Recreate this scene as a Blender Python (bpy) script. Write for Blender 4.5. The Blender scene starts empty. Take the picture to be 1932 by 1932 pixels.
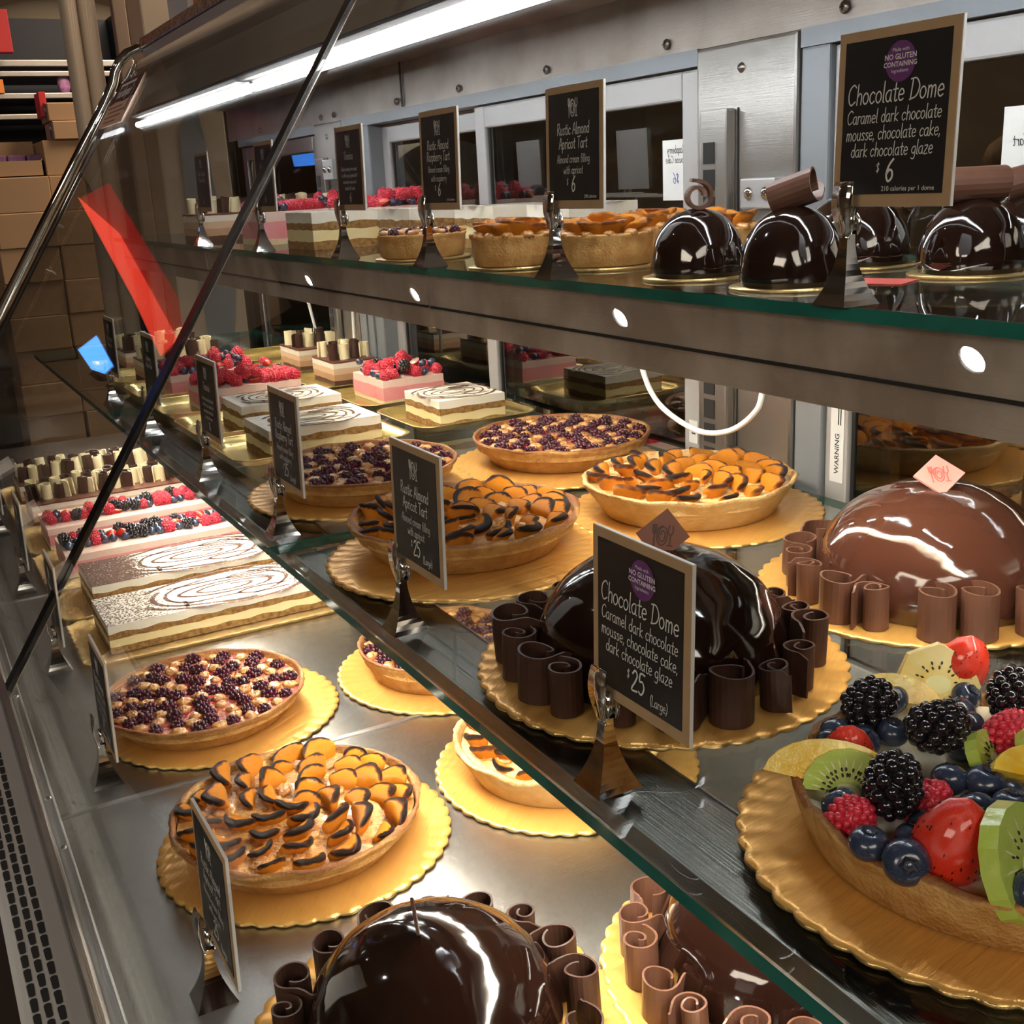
import bpy, bmesh, math, random
import numpy as np
from mathutils import Vector, Matrix, Euler
random.seed(7)
PI = math.pi
C = bpy.context.scene.collection
SC = bpy.context.scene

# ------------------------------------------------------------------ camera, world, lamps, exposure
# The camera stands at the origin (1.40 m above the shop floor); x runs into the case, y along it.
cam = bpy.data.cameras.new('camera')
cam.sensor_width = 36.0
cam.lens = 36.0 * 2140.0 / 1932.0
cam.clip_start = 0.02
cam_o = bpy.data.objects.new('camera', cam)
C.objects.link(cam_o)
right = Vector((0.87388323, -0.48346385, -0.05089996))
down = Vector((-0.17883402, -0.2223459, -0.95842616))
fwd = Vector((0.452047, 0.84665519, -0.28076413))
cam_o.matrix_world = Matrix((
    (right.x, -down.x, -fwd.x, 0), (right.y, -down.y, -fwd.y, 0), (right.z, -down.z, -fwd.z, 0), (0, 0, 0, 1)))
SC.camera = cam_o
w = bpy.data.worlds.new('world')
SC.world = w
w.use_nodes = True
w.node_tree.nodes['Background'].inputs[0].default_value = (0.9, 0.78, 0.64, 1)
w.node_tree.nodes['Background'].inputs[1].default_value = 0.20
SC.view_settings.view_transform = 'Standard'
SC.view_settings.look = 'None'
SC.view_settings.gamma = 1.0
SC.view_settings.use_curve_mapping = False
SC.view_settings.exposure = 0.45
SC.cycles.max_bounces = 12
SC.cycles.glossy_bounces = 5
SC.cycles.diffuse_bounces = 4
SC.cycles.transparent_max_bounces = 32
SC.cycles.sample_clamp_indirect = 6.0
SC.cycles.caustics_reflective = False
SC.cycles.caustics_refractive = False
TUBE_E, MID_E, DECK_E, DOWN_E = 46.0, 54.0, 72.0, 70.0   # strengths of the case strips and the shop's ceiling spots


def area(name, loc, rot, sx, sy, power, col):
    l = bpy.data.lights.new(name, 'AREA')
    l.shape = 'RECTANGLE'
    l.size, l.size_y, l.energy, l.color = sx, sy, power, col
    o = bpy.data.objects.new(name, l)
    o.location, o.rotation_euler = loc, rot
    C.objects.link(o)
    return o


area('shop_fill_light', (-.9, -2.4, 1.5), (.5, 0, 0), 2.6, 1.6, 66, (1, .88, .74))  # unseen fill behind the camera, added to raise the shop's ambient light
area('aisle_wall_fill', (-3.6, -1.2, 1.5), (0, -.5, 0), 2.0, 2.4, 105, (1, .85, .68))  # added fill out of view, brightens the aisle wall that the beam mirrors
area('bakery_ceiling_lamp', (2.6, 2.6, 1.55), (0, 0, 0), 1.0, 3.0, 16, (1, .82, .62))
area('carton_fill_light', (1.7, 4.3, 1.55), (0, 0, 0), 1.0, 1.6, 75, (1, .80, .60))  # unseen fill added to light the stacked cartons

# ------------------------------------------------------------------ materials
MATS = {}


def mat(name, col, rough=.5, metal=0., coat=0., spec=.5, noise=None, bump=None, emit=None, sss=0., aniso=None, attr=None):
    """noise=(scale, colour2, contrast) mixes a second colour; bump=(scale, strength[, stretch]); attr=(name, colour) mixes by a mesh attribute."""
    if name in MATS:
        return MATS[name]
    m = bpy.data.materials.new(name)
    m.use_nodes = True
    nt = m.node_tree
    N, L = nt.nodes, nt.links
    b = N['Principled BSDF']
    b.inputs['Base Color'].default_value = (*col, 1)
    b.inputs['Roughness'].default_value = rough
    b.inputs['Metallic'].default_value = metal
    b.inputs['Coat Weight'].default_value = coat
    b.inputs['Coat Roughness'].default_value = .08
    b.inputs['Specular IOR Level'].default_value = spec
    if sss:
        b.inputs['Subsurface Weight'].default_value = sss
        b.inputs['Subsurface Radius'].default_value = (.006, .003, .0015)
    tc = N.new('ShaderNodeTexCoord')
    src = None
    if noise:
        n = N.new('ShaderNodeTexNoise')
        n.inputs['Scale'].default_value = noise[0]
        n.inputs['Detail'].default_value = 5
        L.new(tc.outputs['Object'], n.inputs['Vector'])
        r = N.new('ShaderNodeMapRange')
        k = noise[2] if len(noise) > 2 else .15
        c0 = noise[3] if len(noise) > 3 else .5
        r.inputs[1].default_value, r.inputs[2].default_value = c0 - k, c0 + k
        L.new(n.outputs['Fac'], r.inputs[0])
        mx = N.new('ShaderNodeMix')
        mx.data_type = 'RGBA'
        mx.inputs[6].default_value, mx.inputs[7].default_value = (*col, 1), (*noise[1], 1)
        L.new(r.outputs[0], mx.inputs[0])
        src = mx.outputs[2]
    if attr:
        a = N.new('ShaderNodeAttribute')
        a.attribute_name = attr[0]
        n2 = N.new('ShaderNodeTexNoise')
        n2.inputs['Scale'].default_value = attr[2] if len(attr) > 2 else 160
        n2.inputs['Detail'].default_value = 4
        L.new(tc.outputs['Object'], n2.inputs['Vector'])
        ad = N.new('ShaderNodeMath')
        ad.operation = 'MULTIPLY_ADD'
        ad.inputs[1].default_value, ad.inputs[2].default_value = (3.4, -1.7) if len(attr) > 2 else (.6, -.3)
        L.new(n2.outputs['Fac'], ad.inputs[0])
        s = N.new('ShaderNodeMath')
        s.operation = 'ADD'
        L.new(a.outputs['Fac'], s.inputs[0])
        L.new(ad.outputs[0], s.inputs[1])
        for lo, hi, cc in ((.18, .50, tuple(.55 * u + .45 * q * .55 for u, q in zip(attr[1], col))), (.45, .80, attr[1])) if len(attr) < 3 else ((.3, .75, attr[1]),):
            rr = N.new('ShaderNodeMapRange')
            rr.interpolation_type = 'SMOOTHSTEP'
            rr.inputs[1].default_value, rr.inputs[2].default_value = lo, hi
            L.new(s.outputs[0], rr.inputs[0])
            mx = N.new('ShaderNodeMix')
            mx.data_type = 'RGBA'
            mx.inputs[6].default_value, mx.inputs[7].default_value = (*col, 1), (*cc, 1)
            if src:
                L.new(src, mx.inputs[6])
            L.new(rr.outputs[0], mx.inputs[0])
            src = mx.outputs[2]
    if src:
        L.new(src, b.inputs['Base Color'])
    if bump:
        n = N.new('ShaderNodeTexNoise')
        n.inputs['Scale'].default_value = bump[0]
        n.inputs['Detail'].default_value = 4
        if len(bump) > 2:
            mp = N.new('ShaderNodeMapping')
            mp.inputs['Scale'].default_value = bump[2]
            L.new(tc.outputs['Object'], mp.inputs[0])
            L.new(mp.outputs[0], n.inputs['Vector'])
        else:
            L.new(tc.outputs['Object'], n.inputs['Vector'])
        bp = N.new('ShaderNodeBump')
        bp.inputs['Strength'].default_value = bump[1]
        bp.inputs['Distance'].default_value = .004
        L.new(n.outputs['Fac'], bp.inputs['Height'])
        L.new(bp.outputs[0], b.inputs['Normal'])
    if emit:
        b.inputs['Emission Color'].default_value = (*emit[0], 1)
        b.inputs['Emission Strength'].default_value = emit[1]
    MATS[name] = m
    return m


def glass_mat(name, tint, f0=.04, gloss_rough=0.0, gain=1.0):
    """thin clear sheet: see-through by angle (Schlick), mirror-like at grazing angles"""
    m = bpy.data.materials.new(name)
    m.use_nodes = True
    nt = m.node_tree
    N, L = nt.nodes, nt.links
    N.clear()
    out = N.new('ShaderNodeOutputMaterial')
    t = N.new('ShaderNodeBsdfTransparent')
    t.inputs[0].default_value = (*tint, 1)
    g = N.new('ShaderNodeBsdfGlossy')
    g.inputs['Roughness'].default_value = gloss_rough
    lw = N.new('ShaderNodeLayerWeight')
    lw.inputs['Blend'].default_value = .5
    p = N.new('ShaderNodeMath')
    p.operation = 'POWER'
    p.inputs[1].default_value = 5
    L.new(lw.outputs['Facing'], p.inputs[0])
    a = N.new('ShaderNodeMath')
    a.operation = 'MULTIPLY_ADD'
    a.inputs[1].default_value, a.inputs[2].default_value = (1 - f0) * gain, f0
    L.new(p.outputs[0], a.inputs[0])
    mx = N.new('ShaderNodeMixShader')
    L.new(a.outputs[0], mx.inputs[0])
    L.new(t.outputs[0], mx.inputs[1])
    L.new(g.outputs[0], mx.inputs[2])
    L.new(mx.outputs[0], out.inputs[0])
    MATS[name] = m
    return m


def emis(name, col, s):
    if name in MATS:
        return MATS[name]
    m = bpy.data.materials.new(name)
    m.use_nodes = True
    N = m.node_tree.nodes
    N.clear()
    o = N.new('ShaderNodeOutputMaterial')
    e = N.new('ShaderNodeEmission')
    e.inputs[0].default_value = (*col, 1)
    e.inputs[1].default_value = s
    m.node_tree.links.new(e.outputs[0], o.inputs[0])
    MATS[name] = m
    return m


STEEL = mat('brushed_steel', (.44, .42, .395), .30, .9, bump=(60, .15, (30, .35, 30)), noise=(6, (.33, .31, .29), .2))
DECKST = mat('deck_steel', (.64, .63, .61), .27, 1, bump=(60, .10, (.35, 30, 30)), noise=(2.5, (.50, .49, .47), .3))
DARKST = mat('dark_steel', (.34, .31, .285), .30, 1, bump=(50, .15, (20, .4, 20)), noise=(4, (.24, .22, .20), .2))
BEAMST = mat('beam_steel', (.46, .38, .31), .34, .5, bump=(60, .2, (20, .3, 20)), noise=(13, (.74, .65, .56), .13))
HEADST = mat('header_steel', (.42, .365, .32), .30, .75, bump=(60, .2, (20, .4, 20)), noise=(9, (.58, .52, .46), .13))
CHROME = mat('chrome', (.78, .77, .75), .06, 1)
ALUM = mat('pale_aluminium', (.47, .46, .455), .42, .25)
BLUEAL = mat('blue_grey_aluminium', (.27, .29, .315), .45, .3)
BLACK = mat('black_rubber', (.012, .012, .012), .5)
SLOT = mat('slot_dark', (.01, .01, .01), .8)
GOLD = mat('gold_board', (.84, .46, .12), .32, .40, bump=(110, .5, (.10, 1, 1)), noise=(14, (.76, .40, .09), .3))
GOLDE = mat('gold_edge', (.62, .44, .18), .28, .8, bump=(200, .3))
GOLDTR = mat('gold_tray', (.70, .48, .12), .22, .72, noise=(6, (.72, .55, .22), .2))
DOILY = mat('embossed_gold', (.84, .60, .28), .22, .9, bump=(420, .8))
CRUST = mat('crust', (.50, .245, .065), .62, noise=(70, (.68, .40, .14), .14), bump=(420, .4), attr=('burn', (.26, .085, .02)))
CRUSTP = mat('pale_crust', (.74, .47, .18), .62, noise=(70, (.84, .60, .28), .14), bump=(420, .4), attr=('burn', (.50, .21, .05)))
ALMOND = mat('almond_cream', (.42, .17, .04), .34, coat=.2, noise=(90, (.68, .38, .12), .12), bump=(260, .9))
ALMONDP = mat('pale_almond_cream', (.74, .42, .12), .34, coat=.25, noise=(90, (.92, .72, .36), .12), bump=(260, .9))
APRI = mat('apricot', (.64, .125, .004), .22, spec=.22, coat=.04, noise=(60, (.86, .40, .03), .13), bump=(420, .5), attr=('burn', (.010, .0035, .002)))
BERRYF = mat('berry_filling', (.50, .17, .06), .2, coat=.5, noise=(55, (.36, .02, .03), .10), bump=(200, .8))
NUB = mat('almond_nub', (.46, .185, .05), .24, coat=.4, noise=(120, (.68, .37, .13), .14), bump=(300, .6), attr=('burn', (.36, .12, .03)))
JAM = mat('berry_jam', (.30, .008, .022), .12, coat=.7, noise=(80, (.50, .10, .06), .12), bump=(160, .9))
BAKED = mat('baked_blackberry', (.022, .005, .010), .18, spec=.4, coat=.2, noise=(140, (.10, .012, .03), .15))
BLACKB = mat('blackberry', (.008, .006, .010), .14, coat=.8)
BLUEB = mat('blueberry', (.018, .026, .060), .22, coat=.5, noise=(40, (.07, .10, .17), .12, .56))
BLUEBD = mat('blueberry_crown', (.012, .014, .03), .5)
RASP = mat('raspberry', (.62, .018, .045), .34, coat=.35, noise=(150, (.75, .06, .10), .2))
STRAW = mat('strawberry', (.72, .020, .012), .16, coat=.7, noise=(40, (.82, .06, .02), .2), bump=(120, .25))
STRAWF = mat('strawberry_flesh', (.93, .46, .32), .3, coat=.4, noise=(50, (.95, .70, .55), .2))
SEED = mat('seed', (.03, .012, .006), .4)
KIWI = mat('kiwi', (.46, .62, .08), .18, coat=.6, noise=(60, (.56, .70, .16), .2), bump=(150, .15))
KIWIC = mat('kiwi_core', (.84, .84, .44), .25, coat=.4)
PINE = mat('pineapple', (.90, .52, .02), .2, coat=.5, noise=(60, (.95, .74, .16), .15), bump=(150, .3))
CUST = mat('custard', (.88, .80, .62), .2, coat=.6, bump=(20, .2))
GLAZE = mat('chocolate_glaze', (.012, .0040, .0026), .055, coat=1, spec=.6, bump=(22, .10))
GLAZE_LIT = mat('lit_chocolate_glaze', (.078, .027, .016), .075, coat=1, spec=.6, bump=(22, .22))  # same glaze as above, with stronger light put into the colour
CURL = mat('chocolate_curl', (.045, .019, .012), .48, spec=.28, noise=(60, (.062, .028, .019), .2))
CURLM = mat('milk_chocolate_curl', (.125, .052, .031), .42, noise=(60, (.15, .068, .043), .2))
CURLW = mat('white_chocolate_curl', (.90, .80, .50), .38)
PLAQ = mat('chocolate_plaque', (.26, .085, .045), .35)
PLAQP = mat('pink_plaque', (.72, .30, .26), .3)
SPONGE = mat('soaked_sponge', (.20, .085, .018), .8, noise=(160, (.46, .26, .08), .2), bump=(220, .6))
SPONGED = mat('chocolate_sponge', (.075, .030, .018), .8, noise=(160, (.13, .055, .03), .2), bump=(220, .6))
SPONGEP = mat('pale_sponge', (.82, .62, .34), .75, noise=(140, (.88, .74, .48), .2), bump=(220, .5))
CREAM = mat('mascarpone_cream', (.90, .71, .33), .5, noise=(60, (.92, .78, .46), .25), bump=(90, .25))
CREAMW = mat('white_cream', (.90, .80, .60), .5, noise=(60, (.92, .88, .80), .25), bump=(90, .25))
PINK = mat('raspberry_mousse', (.83, .27, .28), .5, noise=(50, (.87, .36, .36), .2), bump=(90, .3))
PINKL = mat('pale_pink_cream', (.90, .62, .52), .45, noise=(50, (.92, .70, .60), .2), bump=(90, .2))
MOUSSE = mat('milk_mousse', (.52, .29, .155), .55, noise=(60, (.58, .34, .19), .25), bump=(90, .3))
MOUSSEL = mat('caramel_mousse', (.74, .49, .31), .55, noise=(60, (.78, .55, .37), .25), bump=(90, .3))
CHTOP = mat('chocolate_top', (.13, .045, .028), .4, noise=(60, (.16, .06, .04), .2))
COCOA = mat('cocoa_dusted_cream', (.90, .84, .74), .7, attr=('burn', (.10, .036, .018), 330))
COCOAD = mat('cocoa_powder', (.11, .042, .022), .8, noise=(380, (.80, .72, .62), .04, .63))
KRAFT = mat('kraft_border', (.50, .335, .19), .6, noise=(60, (.44, .29, .16), .2))
WHITEED = mat('white_card', (.80, .80, .78), .5)
CHALK = mat('chalkboard', (.014, .014, .015), .35)
INK = mat('white_ink', (.82, .82, .80), .6)
INKB = mat('blue_ink', (.10, .12, .40), .6)
INKK = mat('black_ink', (.03, .03, .035), .6)
PURPLE = mat('purple_badge', (.16, .045, .20), .45)
CARTON = mat('cardboard', (.40, .25, .135), .75, noise=(8, (.36, .22, .12), .3))
CARTOND = mat('cardboard_tape', (.50, .33, .19), .5)
BEIGE = mat('beige_paint', (.52, .42, .32), .6)
TAUPE = mat('taupe_paint', (.30, .24, .20), .55)
GREYBL = mat('grey_blue_reflection', (.22, .25, .28), .6)
GRANITE = mat('granite', (.42, .29, .20), .3, noise=(150, (.14, .08, .055), .06))
CABLE = mat('white_cable', (.80, .80, .77), .35)
NAVY = mat('navy_interior', (.006, .009, .025), .5)
GLASS = glass_mat('pane_glass', (.985, .99, .985), .035)
SHELFG = glass_mat('shelf_glass', (.86, .885, .875), .045)
DOORG = glass_mat('door_glass', (.52, .53, .51), .20)
EDGEG = mat('green_glass_edge', (.015, .20, .16), .10, coat=.6, noise=(12, (.006, .08, .065), .2))
FLOORM = mat('brown_floor', (.055, .035, .025), .5, noise=(3, (.04, .025, .018), .2))
WALLM = mat('warm_wall', (.20, .14, .09), .8, noise=(2, (.15, .10, .065), .25))
WALLD = mat('dark_wall', (.07, .055, .04), .8, noise=(2, (.10, .07, .05), .25))
CEILM = mat('ceiling_paint', (.20, .16, .12), .8)


# ------------------------------------------------------------------ object helpers
def obj(name, V, F, m, parent=None, smooth=False, attr=None, loc=(0, 0, 0), rot=(0, 0, 0), mi=None):
    me = bpy.data.meshes.new(name)
    me.from_pydata([tuple(v) for v in V], [], F)
    for q in (m if isinstance(m, (list, tuple)) else [m]):
        me.materials.append(q)
    if mi:
        me.polygons.foreach_set('material_index', mi)
    if smooth:
        me.polygons.foreach_set('use_smooth', [True] * len(F))
    if attr:
        a = me.attributes.new(attr[0], 'FLOAT', 'POINT')
        a.data.foreach_set('value', attr[1])
    me.update()
    o = bpy.data.objects.new(name, me)
    o.location, o.rotation_euler = loc, rot
    C.objects.link(o)
    if parent:
        o.parent = parent
    return o


def empty(name, loc=(0, 0, 0), rz=0.):
    o = bpy.data.objects.new(name, None)
    o.empty_display_size = .02
    o.location, o.rotation_euler = loc, (0, 0, rz)
    C.objects.link(o)
    return o


def tag(o, label, cat, group=None):
    o['label'], o['category'] = label, cat
    if group:
        o['group'] = group
    return o


def struct(o):
    o['kind'] = 'structure'
    return o


def lab(o, label):
    o['label'] = label
    return o


def dup(root, loc=None, rz=None, parent=None):
    r = root.copy()
    C.objects.link(r)
    if loc is not None:
        r.location = loc
    if rz is not None:
        r.rotation_euler = (0, 0, rz)
    if parent:
        r.parent = parent
    for ch in list(root.children):
        dup(ch, parent=r)
    return r


def merge(*parts):
    V, F = [], []
    for v, f in parts:
        k = len(V)
        V += list(v)
        F += [tuple(i + k for i in q) for q in f]
    return V, F


def box(x0, x1, y0, y1, z0, z1):
    V = [(x0, y0, z0), (x1, y0, z0), (x1, y1, z0), (x0, y1, z0), (x0, y0, z1), (x1, y0, z1), (x1, y1, z1), (x0, y1, z1)]
    return V, [(0, 3, 2, 1), (4, 5, 6, 7), (0, 1, 5, 4), (1, 2, 6, 5), (2, 3, 7, 6), (3, 0, 4, 7)]


def bbox(x0, x1, y0, y1, z0, z1, b=.003, seg=2):
    bm = bmesh.new()
    v, f = box(x0, x1, y0, y1, z0, z1)
    vs = [bm.verts.new(p) for p in v]
    for q in f:
        bm.faces.new([vs[i] for i in q])
    bmesh.ops.bevel(bm, geom=bm.edges[:] + bm.verts[:], offset=b, segments=seg, affect='EDGES', profile=.6)
    bm.verts.index_update()
    V = [tuple(p.co) for p in bm.verts]
    F = [tuple(p.index for p in q.verts) for q in bm.faces]
    bm.free()
    return V, F


def prism_y(poly, y0, y1):
    """closed polygon in (x, z) extruded along y"""
    n = len(poly)
    V = [(x, y0, z) for x, z in poly] + [(x, y1, z) for x, z in poly]
    F = [tuple(range(n))[::-1], tuple(range(n, 2 * n))]
    F += [(i, (i + 1) % n, n + (i + 1) % n, n + i) for i in range(n)]
    return V, [q[::-1] for q in F]


def sheet_y(poly, y0, y1, t=.0015):
    """open polyline in (x, z) extruded along y with thickness t"""
    P = [Vector(p) for p in poly]
    off = []
    for i, p in enumerate(P):
        d = Vector((0, 0))
        if i:
            d += (P[i] - P[i - 1]).normalized()
        if i < len(P) - 1:
            d += (P[i + 1] - P[i]).normalized()
        d.normalize()
        off.append(p + Vector((-d.y, d.x)) * t)
    return prism_y([tuple(p) for p in P] + [tuple(p) for p in off[::-1]], y0, y1)


def tube(pts, r, n=10, cap=True):
    P = [Vector(p) for p in pts]
    rs = r if isinstance(r, (list, tuple)) else [r] * len(P)
    V, F = [], []
    up = Vector((.123, .456, .88)).normalized()
    for i, p in enumerate(P):
        d = (P[min(i + 1, len(P) - 1)] - P[max(i - 1, 0)]).normalized()
        a = d.cross(up).normalized()
        b = d.cross(a).normalized()
        for k in range(n):
            t = 2 * PI * k / n
            V.append(p + a * rs[i] * math.cos(t) + b * rs[i] * math.sin(t))
    for i in range(len(P) - 1):
        for k in range(n):
            F.append((i * n + k, i * n + (k + 1) % n, (i + 1) * n + (k + 1) % n, (i + 1) * n + k))
    if cap:
        F += [tuple(range(n))[::-1], tuple(range((len(P) - 1) * n, len(P) * n))]
    return V, F


def lathe(prof, n=64, wob=None):
    """profile of (r, z); wob(angle, i) -> (dr, dz)"""
    V, F = [], []
    for i, (r, z) in enumerate(prof):
        for k in range(n):
            t = 2 * PI * k / n
            dr, dz = wob(t, i) if wob else (0, 0)
            V.append(((r + dr) * math.cos(t), (r + dr) * math.sin(t), z + dz))
    for i in range(len(prof) - 1):
        for k in range(n):
            F.append((i * n + k, i * n + (k + 1) % n, (i + 1) * n + (k + 1) % n, (i + 1) * n + k))
    return V, F


def ball(a, b, c, nu=16, nv=10, fn=None, at=(0, 0, 0)):
    V, F = [(at[0], at[1], at[2] - c)], []
    for j in range(1, nv):
        p = -PI / 2 + PI * j / nv
        for i in range(nu):
            t = 2 * PI * i / nu
            v = (math.cos(p) * math.cos(t), math.cos(p) * math.sin(t), math.sin(p))
            k = fn(v) if fn else 1
            V.append((at[0] + a * v[0] * k, at[1] + b * v[1] * k, at[2] + c * v[2] * k))
    V.append((at[0], at[1], at[2] + c))
    for i in range(nu):
        F.append((0, 1 + (i + 1) % nu, 1 + i))
        F.append((len(V) - 1, 1 + (nv - 2) * nu + i, 1 + (nv - 2) * nu + (i + 1) % nu))
        for j in range(nv - 2):
            q = 1 + j * nu
            F.append((q + i, q + (i + 1) % nu, q + nu + (i + 1) % nu, q + nu + i))
    return V, F


def xf(vf, loc=(0, 0, 0), rot=(0, 0, 0), s=1.):
    M = Matrix.Translation(loc) @ Euler(rot).to_matrix().to_4x4() @ Matrix.Scale(s, 4)
    return [M @ Vector(v) for v in vf[0]], vf[1]


def disc(r, z, n=32, at=(0, 0)):
    V = [(at[0] + r * math.cos(2 * PI * i / n), at[1] + r * math.sin(2 * PI * i / n), z) for i in range(n)]
    return V, [tuple(range(n))]


def sstep(a, b, x):
    t = min(1, max(0, (x - a) / (b - a)))
    return t * t * (3 - 2 * t)


def wn(x, y, s=0):
    return (math.sin(x * 1.7 + s * 3.1 + 1.3 * math.sin(y * 1.1 + s)) + math.sin(y * 2.3 - s * 1.7 + 1.1 * math.sin(x * 1.9 + s * 2))) * .5


# ------------------------------------------------------------------ chalk lettering (single-stroke alphabet, units of a tenth of the cap height)
GL = {
 'a': (5, '4,5 2.5,5.5 .6,4 .6,1.5 2,0 3.4,1 4,4.8;4,5.3 4,1 4.8,0'), 'b': (5, '1,10 1,0;1,4 2.5,5.5 4,4 4,1.5 2.5,0 1,1'),
 'c': (4.6, '4,4.6 2.5,5.5 .8,4 .8,1.5 2.3,0 4,1'), 'd': (5, '4,10 4,0;4,4 2.5,5.5 .8,4 .8,1.5 2.3,0 4,1.5'),
 'e': (4.8, '1,2.8 4,3.2 3.5,5 2.2,5.5 .8,4 .8,1.5 2.3,0 4,.8'), 'f': (4, '4.2,9 3.2,10 2,8.5 2,-1;.5,5.5 3.6,5.7'),
 'g': (5, '4,5 2.4,5.5 .8,4 .8,1.8 2.3,.6 4,2;4,5.5 4,-1.5 2.5,-3.3 .8,-2.6'), 'h': (5, '1,10 1,0;1,3.5 2.5,5.5 4,4.3 4,0'),
 'i': (2.2, '1,5.5 1,0;1,7.6 1.1,8.2'), 'k': (4.8, '1,10 1,0;4,5.5 1.2,2.6 4.2,0'), 'l': (2.4, '1,10 1,1 1.8,0'),
 'm': (7, '1,5.5 1,0;1,4 2.3,5.5 3.3,4.3 3.3,0;3.3,4 4.7,5.5 5.8,4.3 5.8,0'), 'n': (5, '1,5.5 1,0;1,4 2.5,5.5 4,4.2 4,0'),
 'o': (5, '2.4,5.5 .7,4 .7,1.5 2.4,0 4.1,1.5 4.1,4 2.4,5.5'), 'p': (5, '1,5.5 1,-3.5;1,4 2.6,5.5 4,4 4,1.5 2.6,0 1,1'),
 'r': (3.8, '1,5.5 1,0;1,3.5 2,5.2 3.5,5.2'), 's': (4.2, '3.6,4.8 2.2,5.5 1,4.3 3.4,1.7 2.2,0 .7,.8'),
 't': (4, '2,8.5 2,1.2 2.8,0 3.6,.5;.5,5.6 3.7,5.8'), 'u': (5, '1,5.5 1,1.5 2.3,0 4,1.8;4,5.5 4,0'), 'v': (4.6, '.8,5.5 2.3,0 4,5.5'),
 'w': (6.6, '.8,5.5 1.9,0 3.2,4 4.5,0 5.8,5.5'), 'y': (5, '.9,5.5 1.3,3 2.8,2 4,4;4.1,5.5 3.5,-1 2,-3.4 .6,-2.8'), 'z': (4.8, '1,5.5 4,5.5 .8,0 4.2,0.1'),
 ',': (2, '1.1,.6 .6,-1.3'), '.': (2, '.9,0 1.1,.4'), '?': (5, '.8,8 2.6,10 4.4,8 2.6,5 2.6,3;2.6,.2 2.7,.7'),
 'C': (6.6, '6,8.6 4,10 1.2,7.5 1,3 3,0 6,1.6'), 'D': (7, '1.7,9.6 1.2,0;.2,9.6 4,9.7 6.6,6 5,1.5 .6,0'),
 'R': (6, '1.4,9.6 1,0;.4,9.2 3.8,10 4.8,8 3.8,5.6 1.3,5;2.4,5 5.4,0'), 'A': (6.2, '.5,0 3.3,10 5.5,0;1.5,3.5 5,3.7'),
 'T': (6, '.2,9.6 6,10;3.2,9.8 3,0'), 'M': (8, '1,0 1.5,10 3.8,4 6.3,10 6.9,0'), 'L': (5, '1.2,10 1,.2 4.6,.2'), 'F': (5, '1.2,0 1.2,10 5,10;1.2,5.4 4.2,5.5'),
 '$': (5.4, '4.6,8 2.6,8.8 1,7 4.2,3.4 2.6,1.2 .8,2.2;2.9,10 2.6,0'), '6': (5.6, '4.4,10 2,7.2 .8,3 2.5,0 4.8,1.8 4.4,4.5 2.5,5.2 1,3.4'),
 '2': (5.6, '.8,8 2.8,10 4.6,8 3.5,5 .6,.1 5,.2'), '5': (5.6, '5,10 1.6,10 1.2,6 3.5,6.3 5,3.5 3.2,0 .8,.8'), '1': (3.6, '.8,8 2,10 2,0'), '4': (5.4, '3.5,10 .6,3.4 5,3.5;4,6 4,0'),
 '(': (3, '2.5,10.5 1,7 1,2 2.5,-1.5'), ')': (3, '.5,10.5 2,7 2,2 .5,-1.5'), ' ': (3.2, '')}
# the little fork, spiral plate and wine glass drawn on the signs and pressed into chocolate
EMB = ['-4.5,5 -4.4,1.5 -3.2,1 -2.8,5', '-3.7,5 -3.7,-5', '3.2,5 2.8,2 3.8,.5 5,2 4.9,5', '3.9,.5 3.9,-4.2', '2.8,-4.5 5,-4.5',
       '0,4.6 -2,3.2 -2.5,0 -1.8,-3 0,-4.6 1.8,-3 2.4,0 1.8,3.2 0,4.2 -1.3,2.6 -1.6,0 -1,-2 .2,-2.8 1.2,-1.6 1.4,.4 .8,2 -.2,2.2 -.7,.6']


def pts(s):
    return [tuple(float(q) for q in p.split(',')) for p in s.split()]


def catmull(P, k=4):
    if len(P) < 3:
        return P
    out = []
    closed = P[0] == P[-1]
    for i in range(len(P) - 1):
        p0 = P[i - 1] if i else (P[-2] if closed else P[0])
        p1, p2 = P[i], P[i + 1]
        p3 = P[i + 2] if i + 2 < len(P) else (P[1] if closed else P[-1])
        for j in range(k):
            t = j / k
            out.append(tuple(.5 * (2 * b + (c - a) * t + (2 * a - 5 * b + 4 * c - d) * t * t + (3 * b - a - 3 * c + d) * t ** 3) for a, b, c, d in zip(p0, p1, p2, p3)))
    out.append(P[-1])
    return out


def ribbon(P, wd, V, F, mp):
    """flat stroke of width wd along the 2-D points P, mapped by mp(u, v)"""
    k = len(V)
    for i, p in enumerate(P):
        a, b = P[max(i - 1, 0)], P[min(i + 1, len(P) - 1)]
        d = Vector((b[0] - a[0], b[1] - a[1]))
        d = d.normalized() if d.length > 1e-9 else Vector((1, 0))
        if i == 0:
            p = (p[0] - d.x * wd * .4, p[1] - d.y * wd * .4)
        if i == len(P) - 1:
            p = (p[0] + d.x * wd * .4, p[1] + d.y * wd * .4)
        V.append(mp(p[0] - d.y * wd / 2, p[1] + d.x * wd / 2))
        V.append(mp(p[0] + d.y * wd / 2, p[1] - d.x * wd / 2))
    F += [(k + 2 * i, k + 2 * i + 1, k + 2 * i + 3, k + 2 * i + 2) for i in range(len(P) - 1)]


def text_w(s, h):
    return sum(GL[c][0] for c in s) * h / 10 * .92


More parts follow.
